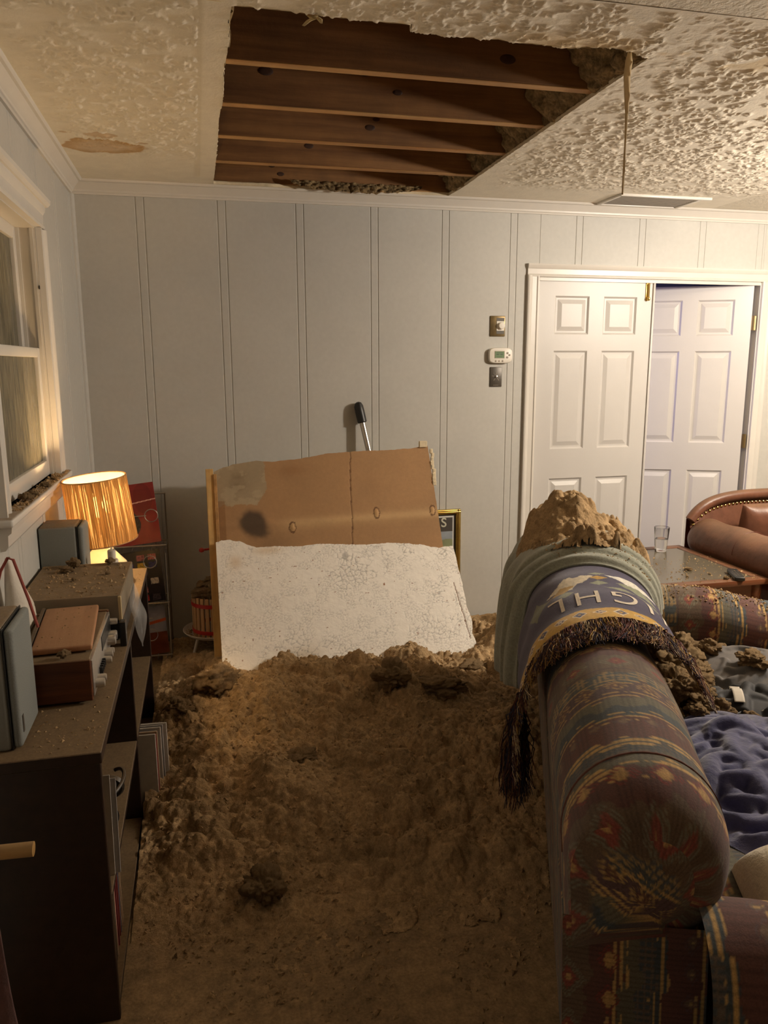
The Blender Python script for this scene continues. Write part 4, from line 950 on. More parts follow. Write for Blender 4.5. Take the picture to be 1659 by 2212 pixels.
    s = MB(); s.box((-.040, -.010, .0), (-.002, .012, 1.10), .002, 1); st = s.build('edge_strip', M['lumber'], root, rot=(-ang, 0, 0))
    s = MB(); s.box((-.003, -.018, .45), (.014, .0, 1.07), .002, 1); s.build('edge_strip', mat('darker_pine', lin(176, 132, 80), .8, noise=((9, .3), (30, .2))), root, rot=(-ang, 0, 0))  # inner side of the strip in a darker, mottled pine tone
    rgf = np.random.RandomState(5); fl_ = MB()
    for k in range(9):
        b = .98+.025*k*.9; a = 1.165+.012*rgf.rand(); p = np.array([a, 0, 0])+d*b
        fl_.box(p+np.array([-.006, -.006, -.012]), p+np.array([.010+.006*rgf.rand(), .004, .014]), .003, 1)
    fl_.box(np.array([1.105, -.012, 0])+d*1.185, np.array([1.15, .004, .03])+d*1.19, .003, 1)
    fl_.build('gypsum_flake', M['gyp'], root, smooth=None)
brown_slab()
# ================================================================== bookcase and what stands on it
BX0, BX1, BY0, BY1, BZ = -.570, -.255, 1.69, 3.31, .70
bk = thing('bookcase', 'long low dark brown bookcase under the window, thick with dust', 'bookcase', (BX1, BY0, 0))
def bb(name, a, b, bev=.002): return MB().box((a[0]-BX1, a[1]-BY0, a[2]), (b[0]-BX1, b[1]-BY0, b[2]), bev, 1).build(name, M['bookcase'], bk, smooth=None)
bb('top_board', (BX0, BY0-.004, BZ-.028), (BX1+.004, BY1+.004, BZ))
bb('side_panel', (BX0, BY0, 0), (BX1, BY0+.02, BZ-.028)); bb('side_panel', (BX0, BY1-.02, 0), (BX1, BY1, BZ-.028)); bb('divider', (BX0, 2.51, .03), (BX1-.002, 2.53, BZ-.028))
for a, b in ((BY0+.02, 2.51), (2.53, BY1-.02)):
    bb('shelf', (BX0, a, .295), (BX1-.003, b, .313)); bb('shelf', (BX0, a, .012), (BX1-.003, b, .03))
bb('back_panel', (BX0, BY0+.02, .03), (BX0+.006, BY1-.02, BZ-.028))
# records and papers on its shelves
rgr = np.random.RandomState(6)
sleeve = [(190, 170, 150), (150, 70, 64), (120, 124, 130), (196, 188, 176), (140, 96, 70), (86, 92, 110), (176, 150, 120), (128, 60, 66), (168, 164, 160), (110, 100, 84), (152, 128, 96), (100, 110, 130)]
snm = ['cream', 'brick red', 'slate grey', 'off-white', 'brown', 'steel blue', 'tan', 'maroon', 'pale grey', 'olive grey', 'ochre', 'dusty blue']
SL = [mat('sleeve_%s' % s.replace(' ', '_'), lin(*c), .6, noise=(40, .1), dust=.5) for s, c in zip(snm, sleeve)]
y = 1.722
for k in range(46):
    th = .0035+.0035*rgr.rand(); h = .238+.012*rgr.rand(); dp = .24+.012*rgr.rand(); x1 = BX1-.018-.02*rgr.rand(); c = (k*5+rgr.randint(3)) % 12
    o = MB().box((-dp, 0, 0), (0, th, h)).build('record_sleeve', SL[c], None, (x1, y, .0305), (0, 0, 0), smooth=None)
    tag(o, '%s record sleeve standing upright on the bottom shelf of the bookcase' % snm[c], 'record', 'records on the bottom shelf'); y += th+.0015*rgr.rand()
y = 2.60
for k, (c, lean, prot, h) in enumerate(((3, .05, .05, .256), (1, .06, .052, .248), (6, .06, .055, .254), (5, .07, .05, .25), (3, .07, .065, .256), (8, .08, .072, .258), (3, .09, .085, .259), (8, .10, .07, .255))):
    o = MB().box((-.25, 0, 0), (0, .006, h), .001, 1).build('record_sleeve', SL[c], None, (BX1+prot, y, .031), (lean*.5, 0, -.04), smooth=None)
    tag(o, '%s record sleeve sticking out beyond the bookcase front above the drift' % snm[c], 'record', 'records sticking out of the bookcase'); y += .0135
for k, (y, h, c) in enumerate(((1.80, .30, 3), (1.808, .285, 8), (1.818, .27, 3), (1.83, .26, 9))):
    o = MB().box((-.20, 0, 0), (0, .0035, h*.85), .0005, 1).build('paper_folder', SL[c], None, (BX1+(-.002, .010, -.006, -.012)[k], 1.80+.0075*k, .3135), (-.10, 0, 0), smooth=None)
    tag(o, '%s folder leaning on the middle shelf beside the headphones' % snm[c], 'folder', 'folders on the middle shelf')
hp = thing('headphones', 'black headphones lying on the dusty middle shelf', 'headphones', (-.30, 2.08, .3135))
MB().tube([(.01+.035*math.cos(q), .075*math.sin(q), .045+.062*abs(math.cos(q*.5))*1.0) for q in np.linspace(-1.5, 1.5, 24)], .0055, 8).build('headband', M['black'], hp)
MB().tube([(-.01+.03*math.cos(q), .066*math.sin(q), .032+.045*abs(math.cos(q*.5))) for q in np.linspace(-1.5, 1.5, 24)], .003, 6).build('inner_band', M['blackclean'], hp)
for s in (-1, 1):
    MB().lathe([(.012, -.014), (.03, -.012), (.036, 0), (.03, .012), (.012, .014)], 20, M=Matrix.Translation((.0, s*.078, .037)) @ Matrix.Rotation(R(90), 4, 'X')).build('ear_cup', M['black'], hp)

# speakers
def speaker(loc, size, label):
    s = thing('speaker', label, 'speaker', loc, 0, 'bookshelf speakers'); sx, sy, sz = size
    MB().box((-sx, 0, 0), (-.022, sy, sz), .010, 3).build('cabinet', M['speaker'], s)
    MB().box((-.020, .004, .004), (0, sy-.004, sz-.004), .009, 3).build('grille', M['grille'], s)
    MB().box((-.0222, .002, .002), (-.0195, sy-.002, sz-.002)).build('gap_shade_plate', M['blackclean'], s, smooth=None)  # solid black plate stands in for the shade in the grille seam
    MB().box((0, .02, .035), (.0012, .032, .075)).build('badge', M['darkplate'], s, smooth=None)
    return s
speaker((-.422, 1.735, BZ), (.148, .188, .286), 'grey bookshelf speaker on the bookcase end beside the wood-sided receiver')
speaker((-.424, 2.828, BZ), (.148, .147, .29), 'grey bookshelf speaker with dusty top in front of the table lamp')
# receiver
rc = thing('receiver', 'walnut-sided stereo receiver with a row of silver knobs', 'receiver', (-.30, 1.955, BZ)); RL, RD, RH = .425, .262, .118
MB().box((-RD, .012, .012), (-.004, RL-.012, RH-.004), .002, 1).build('chassis', mat('receiver_metal', lin(120, 108, 88), .5, dust=.9), rc, smooth=None)
for y in (0, RL-.012): MB().box((-RD, y, .008), (0, y+.012, RH), .002, 1).build('wood_side', M['walnut'], rc, smooth=None)
MB().box((-.012, .012, .014), (.003, RL-.012, RH-.006), .001, 1).build('front_panel', M['alu'], rc, smooth=None)
MB().box((.003, .20, .066), (.0045, RL-.03, RH-.012)).build('tuner_dial', M['blackclean'], rc, smooth=None)
for k, (y, z, r) in enumerate(((.05, .035, .012), (.085, .035, .010), (.215, .035, .010), (.25, .04, .012), (.335, .05, .016), (.375, .05, .015), (.40, .085, .010), (.285, .035, .009))):
    MB().lathe([(r, 0), (r, .018), (r*.85, .022), (r*.3, .0225)], 20, M=Matrix.Translation((.003, y, z)) @ Matrix.Rotation(R(90), 4, 'Y')).build('knob', M['knob'], rc)
for k in range(5): MB().box((.003, .125+.016*k, .028), (.012, .130+.016*k, .048), .001, 1).build('lever_switch', M['blackclean'], rc, smooth=None)
for x, y in ((-.03, .03), (-.23, .03), (-.03, RL-.03), (-.23, RL-.03)): MB().lathe([(.014, 0), (.014, .012)], 14, (x, y, 0)).build('foot', M['blackclean'], rc)
wb = thing('wooden_board', 'pinkish wooden board lying on top of the receiver', 'board', (-.39, 2.195, BZ+RH+.0005), R(4))
MB().box((-.072, -.178, 0), (.075, .178, .017), .005, 3).build('slab', M['pinkwood'], wb)
tt_ = MB().box((-.084, -.178, .0), (-.0735, .182, .019), .002, 1).build('dark_edge_strip', M['black'], wb)
# turntable with closed lid
tt = thing('turntable', 'turntable with a smoky dust cover thick with dust and crumbs', 'turntable', (-.262, 2.40, BZ)); TL, TD, TZ = .425, .300, .152
MB().box((-TD, 0, .012), (0, TL, .072), .004, 2).build('plinth', M['black'], tt)
lid = MB(); lid.box((-TD, .002, .148), (-.004, TL, TZ), .001, 1); lid.box((-.006, .002, .073), (-.002, TL, .150), .001, 1); lid.box((-TD, .002, .073), (-.004, .006, .150), .001, 1); lid.box((-TD, TL-.004, .073), (-.004, TL, .15), .001, 1); lid.build('dust_cover', M['acrylic'], tt, smooth=None)
MB().box((-.24, -.004, .02), (-.005, 0, .066), .001, 1).build('front_trim', M['blackclean'], tt, smooth=None)
MB().box((-.012, -.004, .012), (-.002, .004, .15), .002, 1).build('lid_corner', mat('clear_plastic_edge', lin(206, 184, 140), .3), tt, smooth=None)
for x, y in ((-.03, .04), (-.27, .04), (-.03, TL-.04), (-.27, TL-.04)): MB().lathe([(.018, 0), (.02, .012)], 14, (x, y, 0)).build('foot', M['blackclean'], tt)
pts = []
for i in range(420): pts.append((-.555+.285*rg.rand(), 2.41+.40*rg.rand(), BZ+TZ))
crumbs('turntable_crumbs', 'insulation crumbs on the turntable lid', pts, .0012, .0075, 45)
for k, (x, y, s) in enumerate(((-.47, 2.72, .018), (-.455, 2.78, .02), (-.335, 2.80, .014), (-.43, 2.6, .009), (-.33, 2.66, .009))): clump(x, y, BZ+TZ+.002, s, k, ('thumb-sized' if s > .012 else 'pea-sized')+' insulation clump on the turntable lid', 'clumps on the turntable lid')
bxo = thing('black_cable_box', 'small black box at the bookcase edge beside the receiver knobs', 'box', (-.2525, 2.360, BZ))
MB().box((-.0190, -.0, 0), (.0, .032, .078), .003, 2).build('case', M['black'], bxo); MB().box((-.016, .004, .0778), (-.003, .028, .079)).build('lid_plate', M['blackclean'], bxo, smooth=None)
# clear plastic bag bulging off the bookcase edge
def plastic_bag():
    nr, na = 26, 48; t, th = np.meshgrid(np.linspace(0, 1, nr), np.linspace(0, 2*math.pi, na, endpoint=False), indexing='ij')
    r = .004+.036*np.sin(np.clip(t*1.06, 0, 1)*math.pi)**.8*(1+.12*np.sin(th*3+t*5)); z = .15-.245*t
    P = np.stack([-.241+.017*sstep(.25, .55, t)+r*.5*np.cos(th), 2.56+r*1.3*np.sin(th), BZ+z*.9+.01], -1)-np.array([-.25, 2.56, BZ])
    m = bpy.data.materials.new('clear_film'); m.use_nodes = True; b = m.node_tree.nodes['Principled BSDF']; b.inputs['Roughness'].default_value = .12; b.inputs['Base Color'].default_value = (.85, .83, .8, 1); b.inputs['Alpha'].default_value = .2
    o = grid('plastic_bag', P, m, None, (-.25, 2.56, BZ), closeV=True); tag(o, 'clear plastic bag bulging over the front edge of the bookcase', 'bag')
plastic_bag()
# white cone with a red cord, against the window wall
def cone():
    o = thing('paper_cone', 'dusty white paper cone with a red cord leaning at the window wall', 'cone', (-.52, 2.26, BZ+RH))
    nr, na = 30, 48; t, th = np.meshgrid(np.linspace(0, 1, nr), np.linspace(0, 2*math.pi, na, endpoint=False), indexing='ij')
    r = .012+.082*t; cx = -.02+.026*t; P = np.stack([np.clip(cx+r*.55*np.cos(th)*(1+.06*np.sin(th*4+t*6)), -.040, .028), r*.85*np.sin(th), .205*(1-t)], -1)
    grid('cone_shell', P, mat('thin_white_paper', lin(214, 206, 192), .6, noise=(20, .06), bump=(30, .3)), o, closeV=True)
    MB().tube([(-.046, -.02, .14), (-.034, -.03, .175), (-.012, -.035, .212), (.002, -.036, .207), (.018, -.05, .16), (.040, -.068, .095), (.054, -.082, .045), (.060, -.086, .0245)], .004, 8).build('cord', M['cord'], o)
cone()
bo = thing('glue_bottle', 'small white squeeze bottle behind the turntable lid', 'bottle', (-.335, 2.8505, BZ))
MB().lathe([(.020, 0), (.022, .01), (.022, .145), (.021, .157), (.011, .162)], 24).build('bottle_body', M['dustywhite'], bo)
MB().lathe([(.0145, .162), (.0145, .190), (.012, .193), (.004, .194), (.003, .202), (0, .203)], 20).build('cap', M['dustywhite'], bo)
# lamp
def lamp():
    x, y = -.397, 3.105
    l = thing('table_lamp', 'lit cream ceramic table lamp with a string-wrapped drum shade', 'lamp', (x, y, BZ))
    MB().lathe([(.085, 0), (.098, .006), (.103, .03), (.100, .055), (.086, .085), (.062, .112), (.042, .135), (.034, .16), (.032, .19), (.02, .195)], 48).build('lamp_base', M['ceramic'], l)
    MB().lathe([(.014, .19), (.014, .235), (.018, .24), (.018, .262)], 20).build('socket', M['brass'], l)
    bm_ = mat('lit_bulb', (1, .75, .4), .4, emit=((1, .62, .25), 30))
    MB().lathe([(.010, .262), (.02, .28), (.030, .305), (.030, .325), (.02, .345), (.0, .352)], 24).build('bulb', bm_, l)
    n, m = 420, 40; rs = np.random.RandomState(4); th = np.linspace(0, 2*math.pi, n, endpoint=False); T, Z = np.meshgrid(th, np.linspace(0, 1, m), indexing='ij')
    str_ = rs.rand(n)[:, None]; rr_ = (.1235-.006*Z)+.0022*np.sin(T*210)+.002*(str_-.5)
    c = np.ones((n, m, 3))*np.array(lin(170, 128, 78)); c *= (.45+.85*vn(T*60, Z*2.5, 71))[..., None]
    tilt = Matrix.Rotation(R(-5), 4, 'Y') @ Matrix.Rotation(R(2), 4, 'X')
    P = np.stack([rr_*np.cos(T), rr_*np.sin(T), Z*.25], -1)
    P = np.concatenate([P, P[:1]], 0); c = np.concatenate([c, c[:1]], 0); al = np.ones((n+1, m)); al[:n] = 1-.5*(vn(T*70, Z*1.5, 72) > .72)
    o = grid('lamp_shade', P, M['shade'], l, (.011, -.004, .175), tilt.to_euler(), col=c)
    ca = o.data.color_attributes['Col']; q = np.zeros(len(o.data.vertices)*4, np.float32); ca.data.foreach_get('color', q); q = q.reshape(-1, 4); q[:, 3] = al.ravel(); ca.data.foreach_set('color', q.ravel())
    lm = bpy.data.materials.new('white_shade_liner'); lm.use_nodes = True; nt = lm.node_tree; nt.nodes.remove(nt.nodes['Principled BSDF'])
    dd_, tt2, tr_ = nt.nodes.new('ShaderNodeBsdfDiffuse'), nt.nodes.new('ShaderNodeBsdfTranslucent'), nt.nodes.new('ShaderNodeBsdfTransparent'); m1, m2 = nt.nodes.new('ShaderNodeMixShader'), nt.nodes.new('ShaderNodeMixShader')
    dd_.inputs[0].default_value = tt2.inputs[0].default_value = (.85, .80, .68, 1); m1.inputs[0].default_value = .28; m2.inputs[0].default_value = .72
    nt.links.new(dd_.outputs[0], m1.inputs[1]); nt.links.new(tt2.outputs[0], m1.inputs[2]); nt.links.new(tr_.outputs[0], m2.inputs[1]); nt.links.new(m1.outputs[0], m2.inputs[2]); nt.links.new(m2.outputs[0], nt.nodes['Material Output'].inputs[0])
    MB().lathe([(.1185, .001), (.1125, .249)], 64, cap=False).build('shade_liner', lm, o)
    for z, r in ((.0, .1240), (.25, .1180)):
        MB().tube([(r*math.cos(a), r*math.sin(a), z) for a in np.linspace(0, 2*math.pi, 60, endpoint=False)], .0022, 6, closed=True).build('shade_ring', M['press'], o)
    pl = point('table_lamp_bulb', (x, y, BZ+.32), 125, (1, .66, .33), .032); 
lamp()
# dust crumbs on the bookcase top and the window sill
pts = [(-.56+.30*rg.rand(), 1.70+.68*rg.rand(), BZ) for i in range(700)]+[(-.29+.03*rg.rand(), 2.84+.46*rg.rand(), BZ) for i in range(60)]
pts = [p for p in pts if not (p[0] < -.415 and p[1] < 1.932) and not (p[0] < -.268 and 1.945 < p[1] < 2.39) and not (p[0] < -.28 and p[1] > 3.0)]
crumbs('bookcase_crumbs', 'insulation crumbs on the bookcase top', pts, .001, .005, 46)
pts = [p for p in ((XL-.01+.05*rg.rand(), 2.45+.94*rg.rand(), WIN[2]) for i in range(560)) if p[1] < 3.27 or p[0] > XL+.030]
crumbs('sill_crumbs', 'insulation crumbs and dust along the window sill', pts, .0015, .010, 47)
for k, (y, s) in enumerate(((2.62, .018), (2.70, .02), (2.92, .017), (3.1, .010))): clump(XL+.022, y, WIN[2]+.001, s, k+2, 'small insulation clump on the window sill', 'clumps on the window sill')
pts = [(-.44+.11*rg.rand(), 2.035+.32*rg.rand(), BZ+RH+.0172) for i in range(60)]
crumbs('receiver_crumbs', 'insulation crumbs on the wooden board over the receiver', pts, .001, .004, 48)
clump(-.365, 1.985, BZ+RH+.001, .013, 2, 'insulation clump on the near end of the receiver')

# ================================================================== corner: wire rack with records
rk = thing('record_rack', 'steel wire record rack standing in the corner behind the lamp', 'rack', (-.37, 4.08, 0))
for x, y in ((-.165, .12), (.165, .12), (-.165, -.10), (.165, -.10)): MB().tube([(x, y, 0), (x, y, .88 if y > 0 else .60)], .004, 8).build('post', M['wire'], rk)
for z, y in ((.645, -.112), (.342, -.115), (.06, -.12), (.875, .12), (.622, .12), (.318, .12)): MB().tube([(-.17, y, z), (.17, y, z)], .0045, 8).build('rail', M['wire'], rk)
for z in (.622, .318, .04):
    for x in (-.165, .165): MB().tube([(x, -.11, z), (x, .12, z)], .004, 8).build('side_rail', M['wire'], rk)
    for k in range(7): MB().tube([(-.14+.047*k, -.11, z), (-.14+.047*k, .12, z)], .0022, 6).build('shelf_wire', M['wire'], rk)
for (x, z) in ((.105, .80), (.085, .56), (.07, .17)): MB().tube([(x+.032*math.cos(a), -.108, z+.032*math.sin(a)) for a in np.linspace(0, 2*math.pi, 24, endpoint=False)], .002, 6, closed=True).build('wire_ring', M['wire'], rk)
for z in (.80, .26): MB().tube([(-.165, -.106, z-.01), (.08, -.106, z+.0)], .0022, 6).build('guard_wire', M['wire'], rk)
def cover(name, label, w, h, loc, rx, ry, fn):
    A, B = np.meshgrid(np.linspace(0, 1, 140), np.linspace(0, 1, 140), indexing='ij'); c = fn(A, B)
    t = thing(name, label, 'record', loc); t.rotation_euler = (rx, ry, 0)
    grid('printed_front', np.stack([(A-.5)*w, 0*A, B*h], -1), M['colgloss'], t, col=c, flip=False)
    MB().box((-w/2, .0006, 0), (w/2, .006, h)).build('sleeve_body', SL[7], t, smooth=None)
def red_cover(A, B):
    c = np.ones(A.shape+(3,))*np.array(lin(140, 40, 38)); c *= (.7+.35*fbm(A*5, B*5, 3))[..., None]
    d = np.hypot(A-.48, B-.34); c[d < .235] = np.array(lin(34, 30, 30)); c[(d < .235) & (((d*60) % 1) < .2)] = np.array(lin(60, 54, 52)); c[d < .11] = np.array(lin(206, 120, 110)); c[(d < .05)] = np.array(lin(150, 70, 64))
    c[(B > .9)] *= 1.15; c[np.hypot((A-.8)/.15, (B-.75)/.25) < 1] *= .8; c[(np.abs(B-.62-.1*A) < .008)] = np.array(lin(226, 170, 150)); return c
def black_cover(A, B):
    c = np.ones(A.shape+(3,))*np.array(lin(34, 28, 28)); rs = np.random.RandomState(2)
    pal = [(220, 160, 50), (200, 60, 56), (60, 54, 110), (214, 200, 176), (196, 70, 40), (150, 150, 40), (90, 84, 96), (230, 180, 60), (206, 120, 110), (70, 60, 64)]
    for i in range(5):
        for j in range(6):
            if rs.rand() < .28: continue
            x, y = .06+.185*i, .04+.155*j; m = (np.abs(A-x-.06) < .062) & (np.abs(B-y-.05) < .055); c[m] = np.array(lin(*pal[rs.randint(10)])); k = m & (vn(A*60, B*40, i*7+j) > .62); c[k] *= .45
    return c
def grey_cover(A, B):
    c = np.ones(A.shape+(3,))*np.array(lin(150, 146, 150)); c[B < .45] = np.array(lin(120, 60, 36)); c *= (.6+.7*fbm(A*6, B*6, 5))[..., None]; c[(np.abs(B-.5-.2*A) < .03)] = np.array(lin(200, 90, 40)); return c
cover('record_sleeve', 'red record sleeve with a black disc picture in the top of the wire rack', .31, .31, (-.378, 4.005, .6415), R(-14), R(-6), red_cover)
cover('record_sleeve', 'black record sleeve with coloured squares in the middle of the wire rack', .31, .270, (-.372, 3.99, .3345), R(-14), R(-5), black_cover)
cover('record_sleeve', 'grey and orange record sleeve at the bottom of the wire rack', .31, .250, (-.37, 3.985, .0540), R(-12), R(-4), grey_cover)
hk = thing('wire_hanger', 'small wire hanger hooked on the top rail of the record rack', 'hanger', (-.40, 4.20, .882))
MB().tube([(-.10, 0, .0), (0, 0, .055), (.10, 0, .0)], .003, 6).build('wire_arm', M['wire'], hk); MB().box((-.014, -.008, .03), (.010, .004, .085), .003, 2).build('clip', M['dowel'], hk)
# fruit press
fp = thing('fruit_press', 'small slatted wooden fruit press with red bands on a white footed dish', 'fruit press', (.028, 4.02, 0))
MB().lathe([(.02, .135), (.12, .137), (.155, .150), (.172, .168), (.168, .170), (.150, .154), (.118, .143), (.02, .141)], 48).build('dish', M['dustywhite'], fp)
for k in range(3):
    a = R(200+120*k); MB().tube([(.10*math.cos(a), .10*math.sin(a), .137), (.14*math.cos(a), .14*math.sin(a), 0)], .008, 8).build('leg', M['dustywhite'], fp)
for k in range(26):
    a = 2*math.pi*k/26; b = MB().box((-.011, -.004, 0), (.010, .004, .215), .002, 1); b.build('slat', M['press'], fp, (.115*math.cos(a), .115*math.sin(a), .143), (0, 0, a+math.pi/2))
for z in (.175, .318): MB().lathe([(.1205, z-.010), (.1225, z-.010), (.1225, z+.010), (.1205, z+.010)], 40, cap=False).build('band', M['red'], fp)
MB().tube([(0, 0, .14), (0, 0, .61)], .007, 10).build('screw', M['wire'], fp); MB().tube([(-.055, -.02, .60), (.055, .02, .60)], .006, 8).build('crank', M['red'], fp); MB().lathe([(.0, -.014), (.012, -.008), (.014, 0), (.012, .008), (0, .014)], 14, (-.055, -.02, .60)).build('crank_knob', M['red'], fp)
for k, (x, y, z, s) in enumerate(((-.03, 3.98, .352, .046), (.02, 3.95, .352, .044), (.0, 4.06, .355, .05), (-.055, 4.02, .345, .04), (.06, 4.0, .352, .05))): clump(x, y, z, s, k, 'insulation clump heaped on top of the fruit press', 'clumps on the fruit press')
pts = [(.028+math.cos(a)*r, 4.02+math.sin(a)*r, float(np.interp(r, [.118, .150, .168], [.1435, .1545, .170]))) for a, r in ((rg.rand()*6.28, .128+.032*rg.rand()) for i in range(260))]
crumbs('dish_crumbs', 'insulation crumbs in the white footed dish', pts, .002, .012, 49)

# ================================================================== behind the boards: pole and framed picture
po = thing('vacuum_wand', 'steel tube with a black rubber grip leaning on the back wall', 'pole', (1.12, 4.05, 0))
a_, b_ = np.array([0, 0, 0.]), np.array([.862-1.12, 4.252-4.05, 1.325]); dr = nrm(b_-a_)
MB().tube([a_+dr*.02, b_-dr*.09], .0165, 16).build('tube', M['steel'], po)
g_ = MB(); g_.tube([b_-dr*.105, b_-dr*.10, b_-dr*.04, b_-dr*.01, b_+dr*.008, b_+dr*.014], [.021, .026, .0265, .0255, .018, .006], 18); g_.build('grip', M['blackclean'], po)
pf = thing('framed_picture', 'gilt-framed picture with a dark heading leaning on the wall behind the boards', 'picture', (1.20, 4.262, .0)); PW, PH = .60, .70
# frame leans a little
pf.rotation_euler = (R(-.8), 0, 0)
x0, x1 = -.32, .28
for a, b in (((x1-.030, -.018, .10), (x1, .004, PH)), ((x0, -.018, .10), (x0+.03, .004, PH)), ((x0, -.018, PH-.030), (x1, .004, PH)), ((x0, -.018, .10), (x1, .004, .13))): 
    MB().box(a, b, .008, 3).build('frame_rail', M['gold'], pf)
    aa = np.array(a); bb_ = np.array(b)
    MB().box(aa+np.array([.010 if b[0]-a[0] < .1 else 0, -.004, .010 if b[2]-a[2] < .1 else 0]), bb_-np.array([.014 if b[0]-a[0] < .1 else 0, 0, .014 if b[2]-a[2] < .1 else 0]), .003, 2).build('frame_bead', M['brass'], pf)
A, B = np.meshgrid(np.linspace(0, 1, 160), np.linspace(0, 1, 180), indexing='ij'); c = np.ones(A.shape+(3,))*np.array(lin(86, 82, 78))
ww, hh_ = x1-x0-.06, PH-.16; xx, zz = A*ww, B*hh_; ins = np.minimum(np.minimum(xx, ww-xx), hh_-zz)
c[(ins > .012) & (ins < .019)] = np.array(lin(226, 226, 220)); pic = (ins >= .019) & (zz < hh_-.105); c[pic] = np.array(lin(150, 158, 122)); sky = pic & (zz > hh_-.14-.03*fbm(xx*9, xx*0, 3)); c[sky] = np.array(lin(160, 168, 176)); c[pic] *= (.8+.4*fbm(xx*12, zz*16, 4))[pic][:, None]
grid('print', np.stack([x0+.03+xx, 0*A-.004, .13+zz], -1), M['colgloss'], pf, col=c)
def textmesh(body, size, loc, rot, m, parent, name='lettering', ext=.0008):
    cu = bpy.data.curves.new(name, 'FONT'); cu.body = body; cu.size = size; cu.extrude = ext; cu.align_x = 'CENTER'; cu.offset = size*.012
    to = bpy.data.objects.new(name, cu); COL.objects.link(to); bpy.context.view_layer.update(); me = bpy.data.meshes.new_from_object(to.evaluated_get(bpy.context.evaluated_depsgraph_get())); bpy.data.objects.remove(to); me.materials.clear()
    return link(name, me, m, parent, loc, rot)
textmesh('S', .078, (.176, -.0055, .595), (R(90), 0, 0), mat('cream_ink', lin(206, 206, 186), .6), pf)

# ================================================================== wall controls
wp = thing('timer_switch', 'bronze wall plate with a round white timer dial', 'switch', (1.690, YB, 1.758))
MB().box((-.046, -.007, -.058), (.046, 0, .058), .004, 2).build('plate', M['bronze'], wp); MB().box((-.008, -.010, -.026), (.038, -.007, .028), .001, 1).build('insert', M['whiteplastic'], wp)
MB().box((-.008, -.0075, -.044), (.040, -.006, .046), .002, 1).build('yoke', M['darkplate'], wp)
MB().lathe([(.020, 0), (.020, .012), (.017, .016), (.004, .017)], 28, M=Matrix.Translation((.019, -.010, .002)) @ Matrix.Rotation(R(90), 4, 'X')).build('dial', M['whiteplastic'], wp)
th = thing('thermostat', 'white digital thermostat with a green screen and round buttons', 'thermostat', (1.706, YB, 1.592))
def rounded(w, h, bulge, y, n=64, p=4):
    return [((w*np.sign(math.cos(a))*abs(math.cos(a))**(2/p)), y, h*np.sign(math.sin(a))*abs(math.sin(a))**(2/p)) for a in np.linspace(0, 2*math.pi, n, endpoint=False)]
lv = [(.070, .043, 0), (.0715, .0445, -.006), (.0715, .0445, -.022), (.069, .042, -.027), (.064, .037, -.029)]
mb = MB(); v = []; f = []
for w, h, y in lv: v += rounded(w, h, 0, y)
for k in range(len(lv)-1):
    for q in range(64): f.append((64*k+q, 64*k+(q+1) % 64, 64*k+64+(q+1) % 64, 64*k+64+q))
f += [tuple(range(64)), tuple(range(64*(len(lv)-1), 64*len(lv)))[::-1]]; mb.add(v, f); mb.build('case', M['whiteplastic'], th)
MB().box((-.040, -.0300, -.016), (.022, -.0285, .026), .001, 1).build('bezel', M['button'], th, smooth=None); MB().box((-.037, -.0312, -.013), (.018, -.0295, .023)).build('screen', M['lcd'], th, smooth=None)
for a, b in (((-.030, 0, .014), (.010, 0, .018)), ((-.030, 0, .002), (-.012, 0, .010)), ((-.006, 0, .002), (.010, 0, .010)), ((-.03, 0, -.008), (.006, 0, -.005))): MB().box((a[0], -.0316, a[2]), (b[0], -.0311, b[2])).build('screen_digit', M['lcdtext'], th, smooth=None)
for x, z, r in ((.040, .014, .0062), (.052, .003, .0058), (.039, -.010, .0062), (-.031, -.031, .0052), (-.010, -.031, .0052), (.011, -.031, .0052)):
    MB().lathe([(r, 0), (r, .0025), (r*.6, .0035)], 18, M=Matrix.Translation((x, -.0285, z)) @ Matrix.Rotation(R(90), 4, 'X')).build('button', M['button'], th)
dp = thing('fan_speed_plate', 'dark grey wall plate with a star-marked speed dial', 'switch', (1.687, YB, 1.47))
MB().box((-.037, -.006, -.057), (.037, 0, .057), .003, 2).build('plate', M['darkplate'], dp); MB().lathe([(.007, 0), (.0065, .006), (.003, .007)], 18, M=Matrix.Translation((.002, -.006, .002)) @ Matrix.Rotation(R(90), 4, 'X')).build('spindle', M['knob'], dp)
for k, an in enumerate((20, 60, 90, 130, 170, 235, 305)):
    q = R(an); MB().box((-.009, -.0006, -.0007), (.009, .0002, .0007)).build('mark', M['button'], dp, (.002+.019*math.cos(q), -.0062, .002+.019*math.sin(q)), (0, -q, 0), smooth=None)
MB().box((-.016, -.0066, -.048), (.016, -.0058, -.0465)).build('caption_line', M['button'], dp, smooth=None)

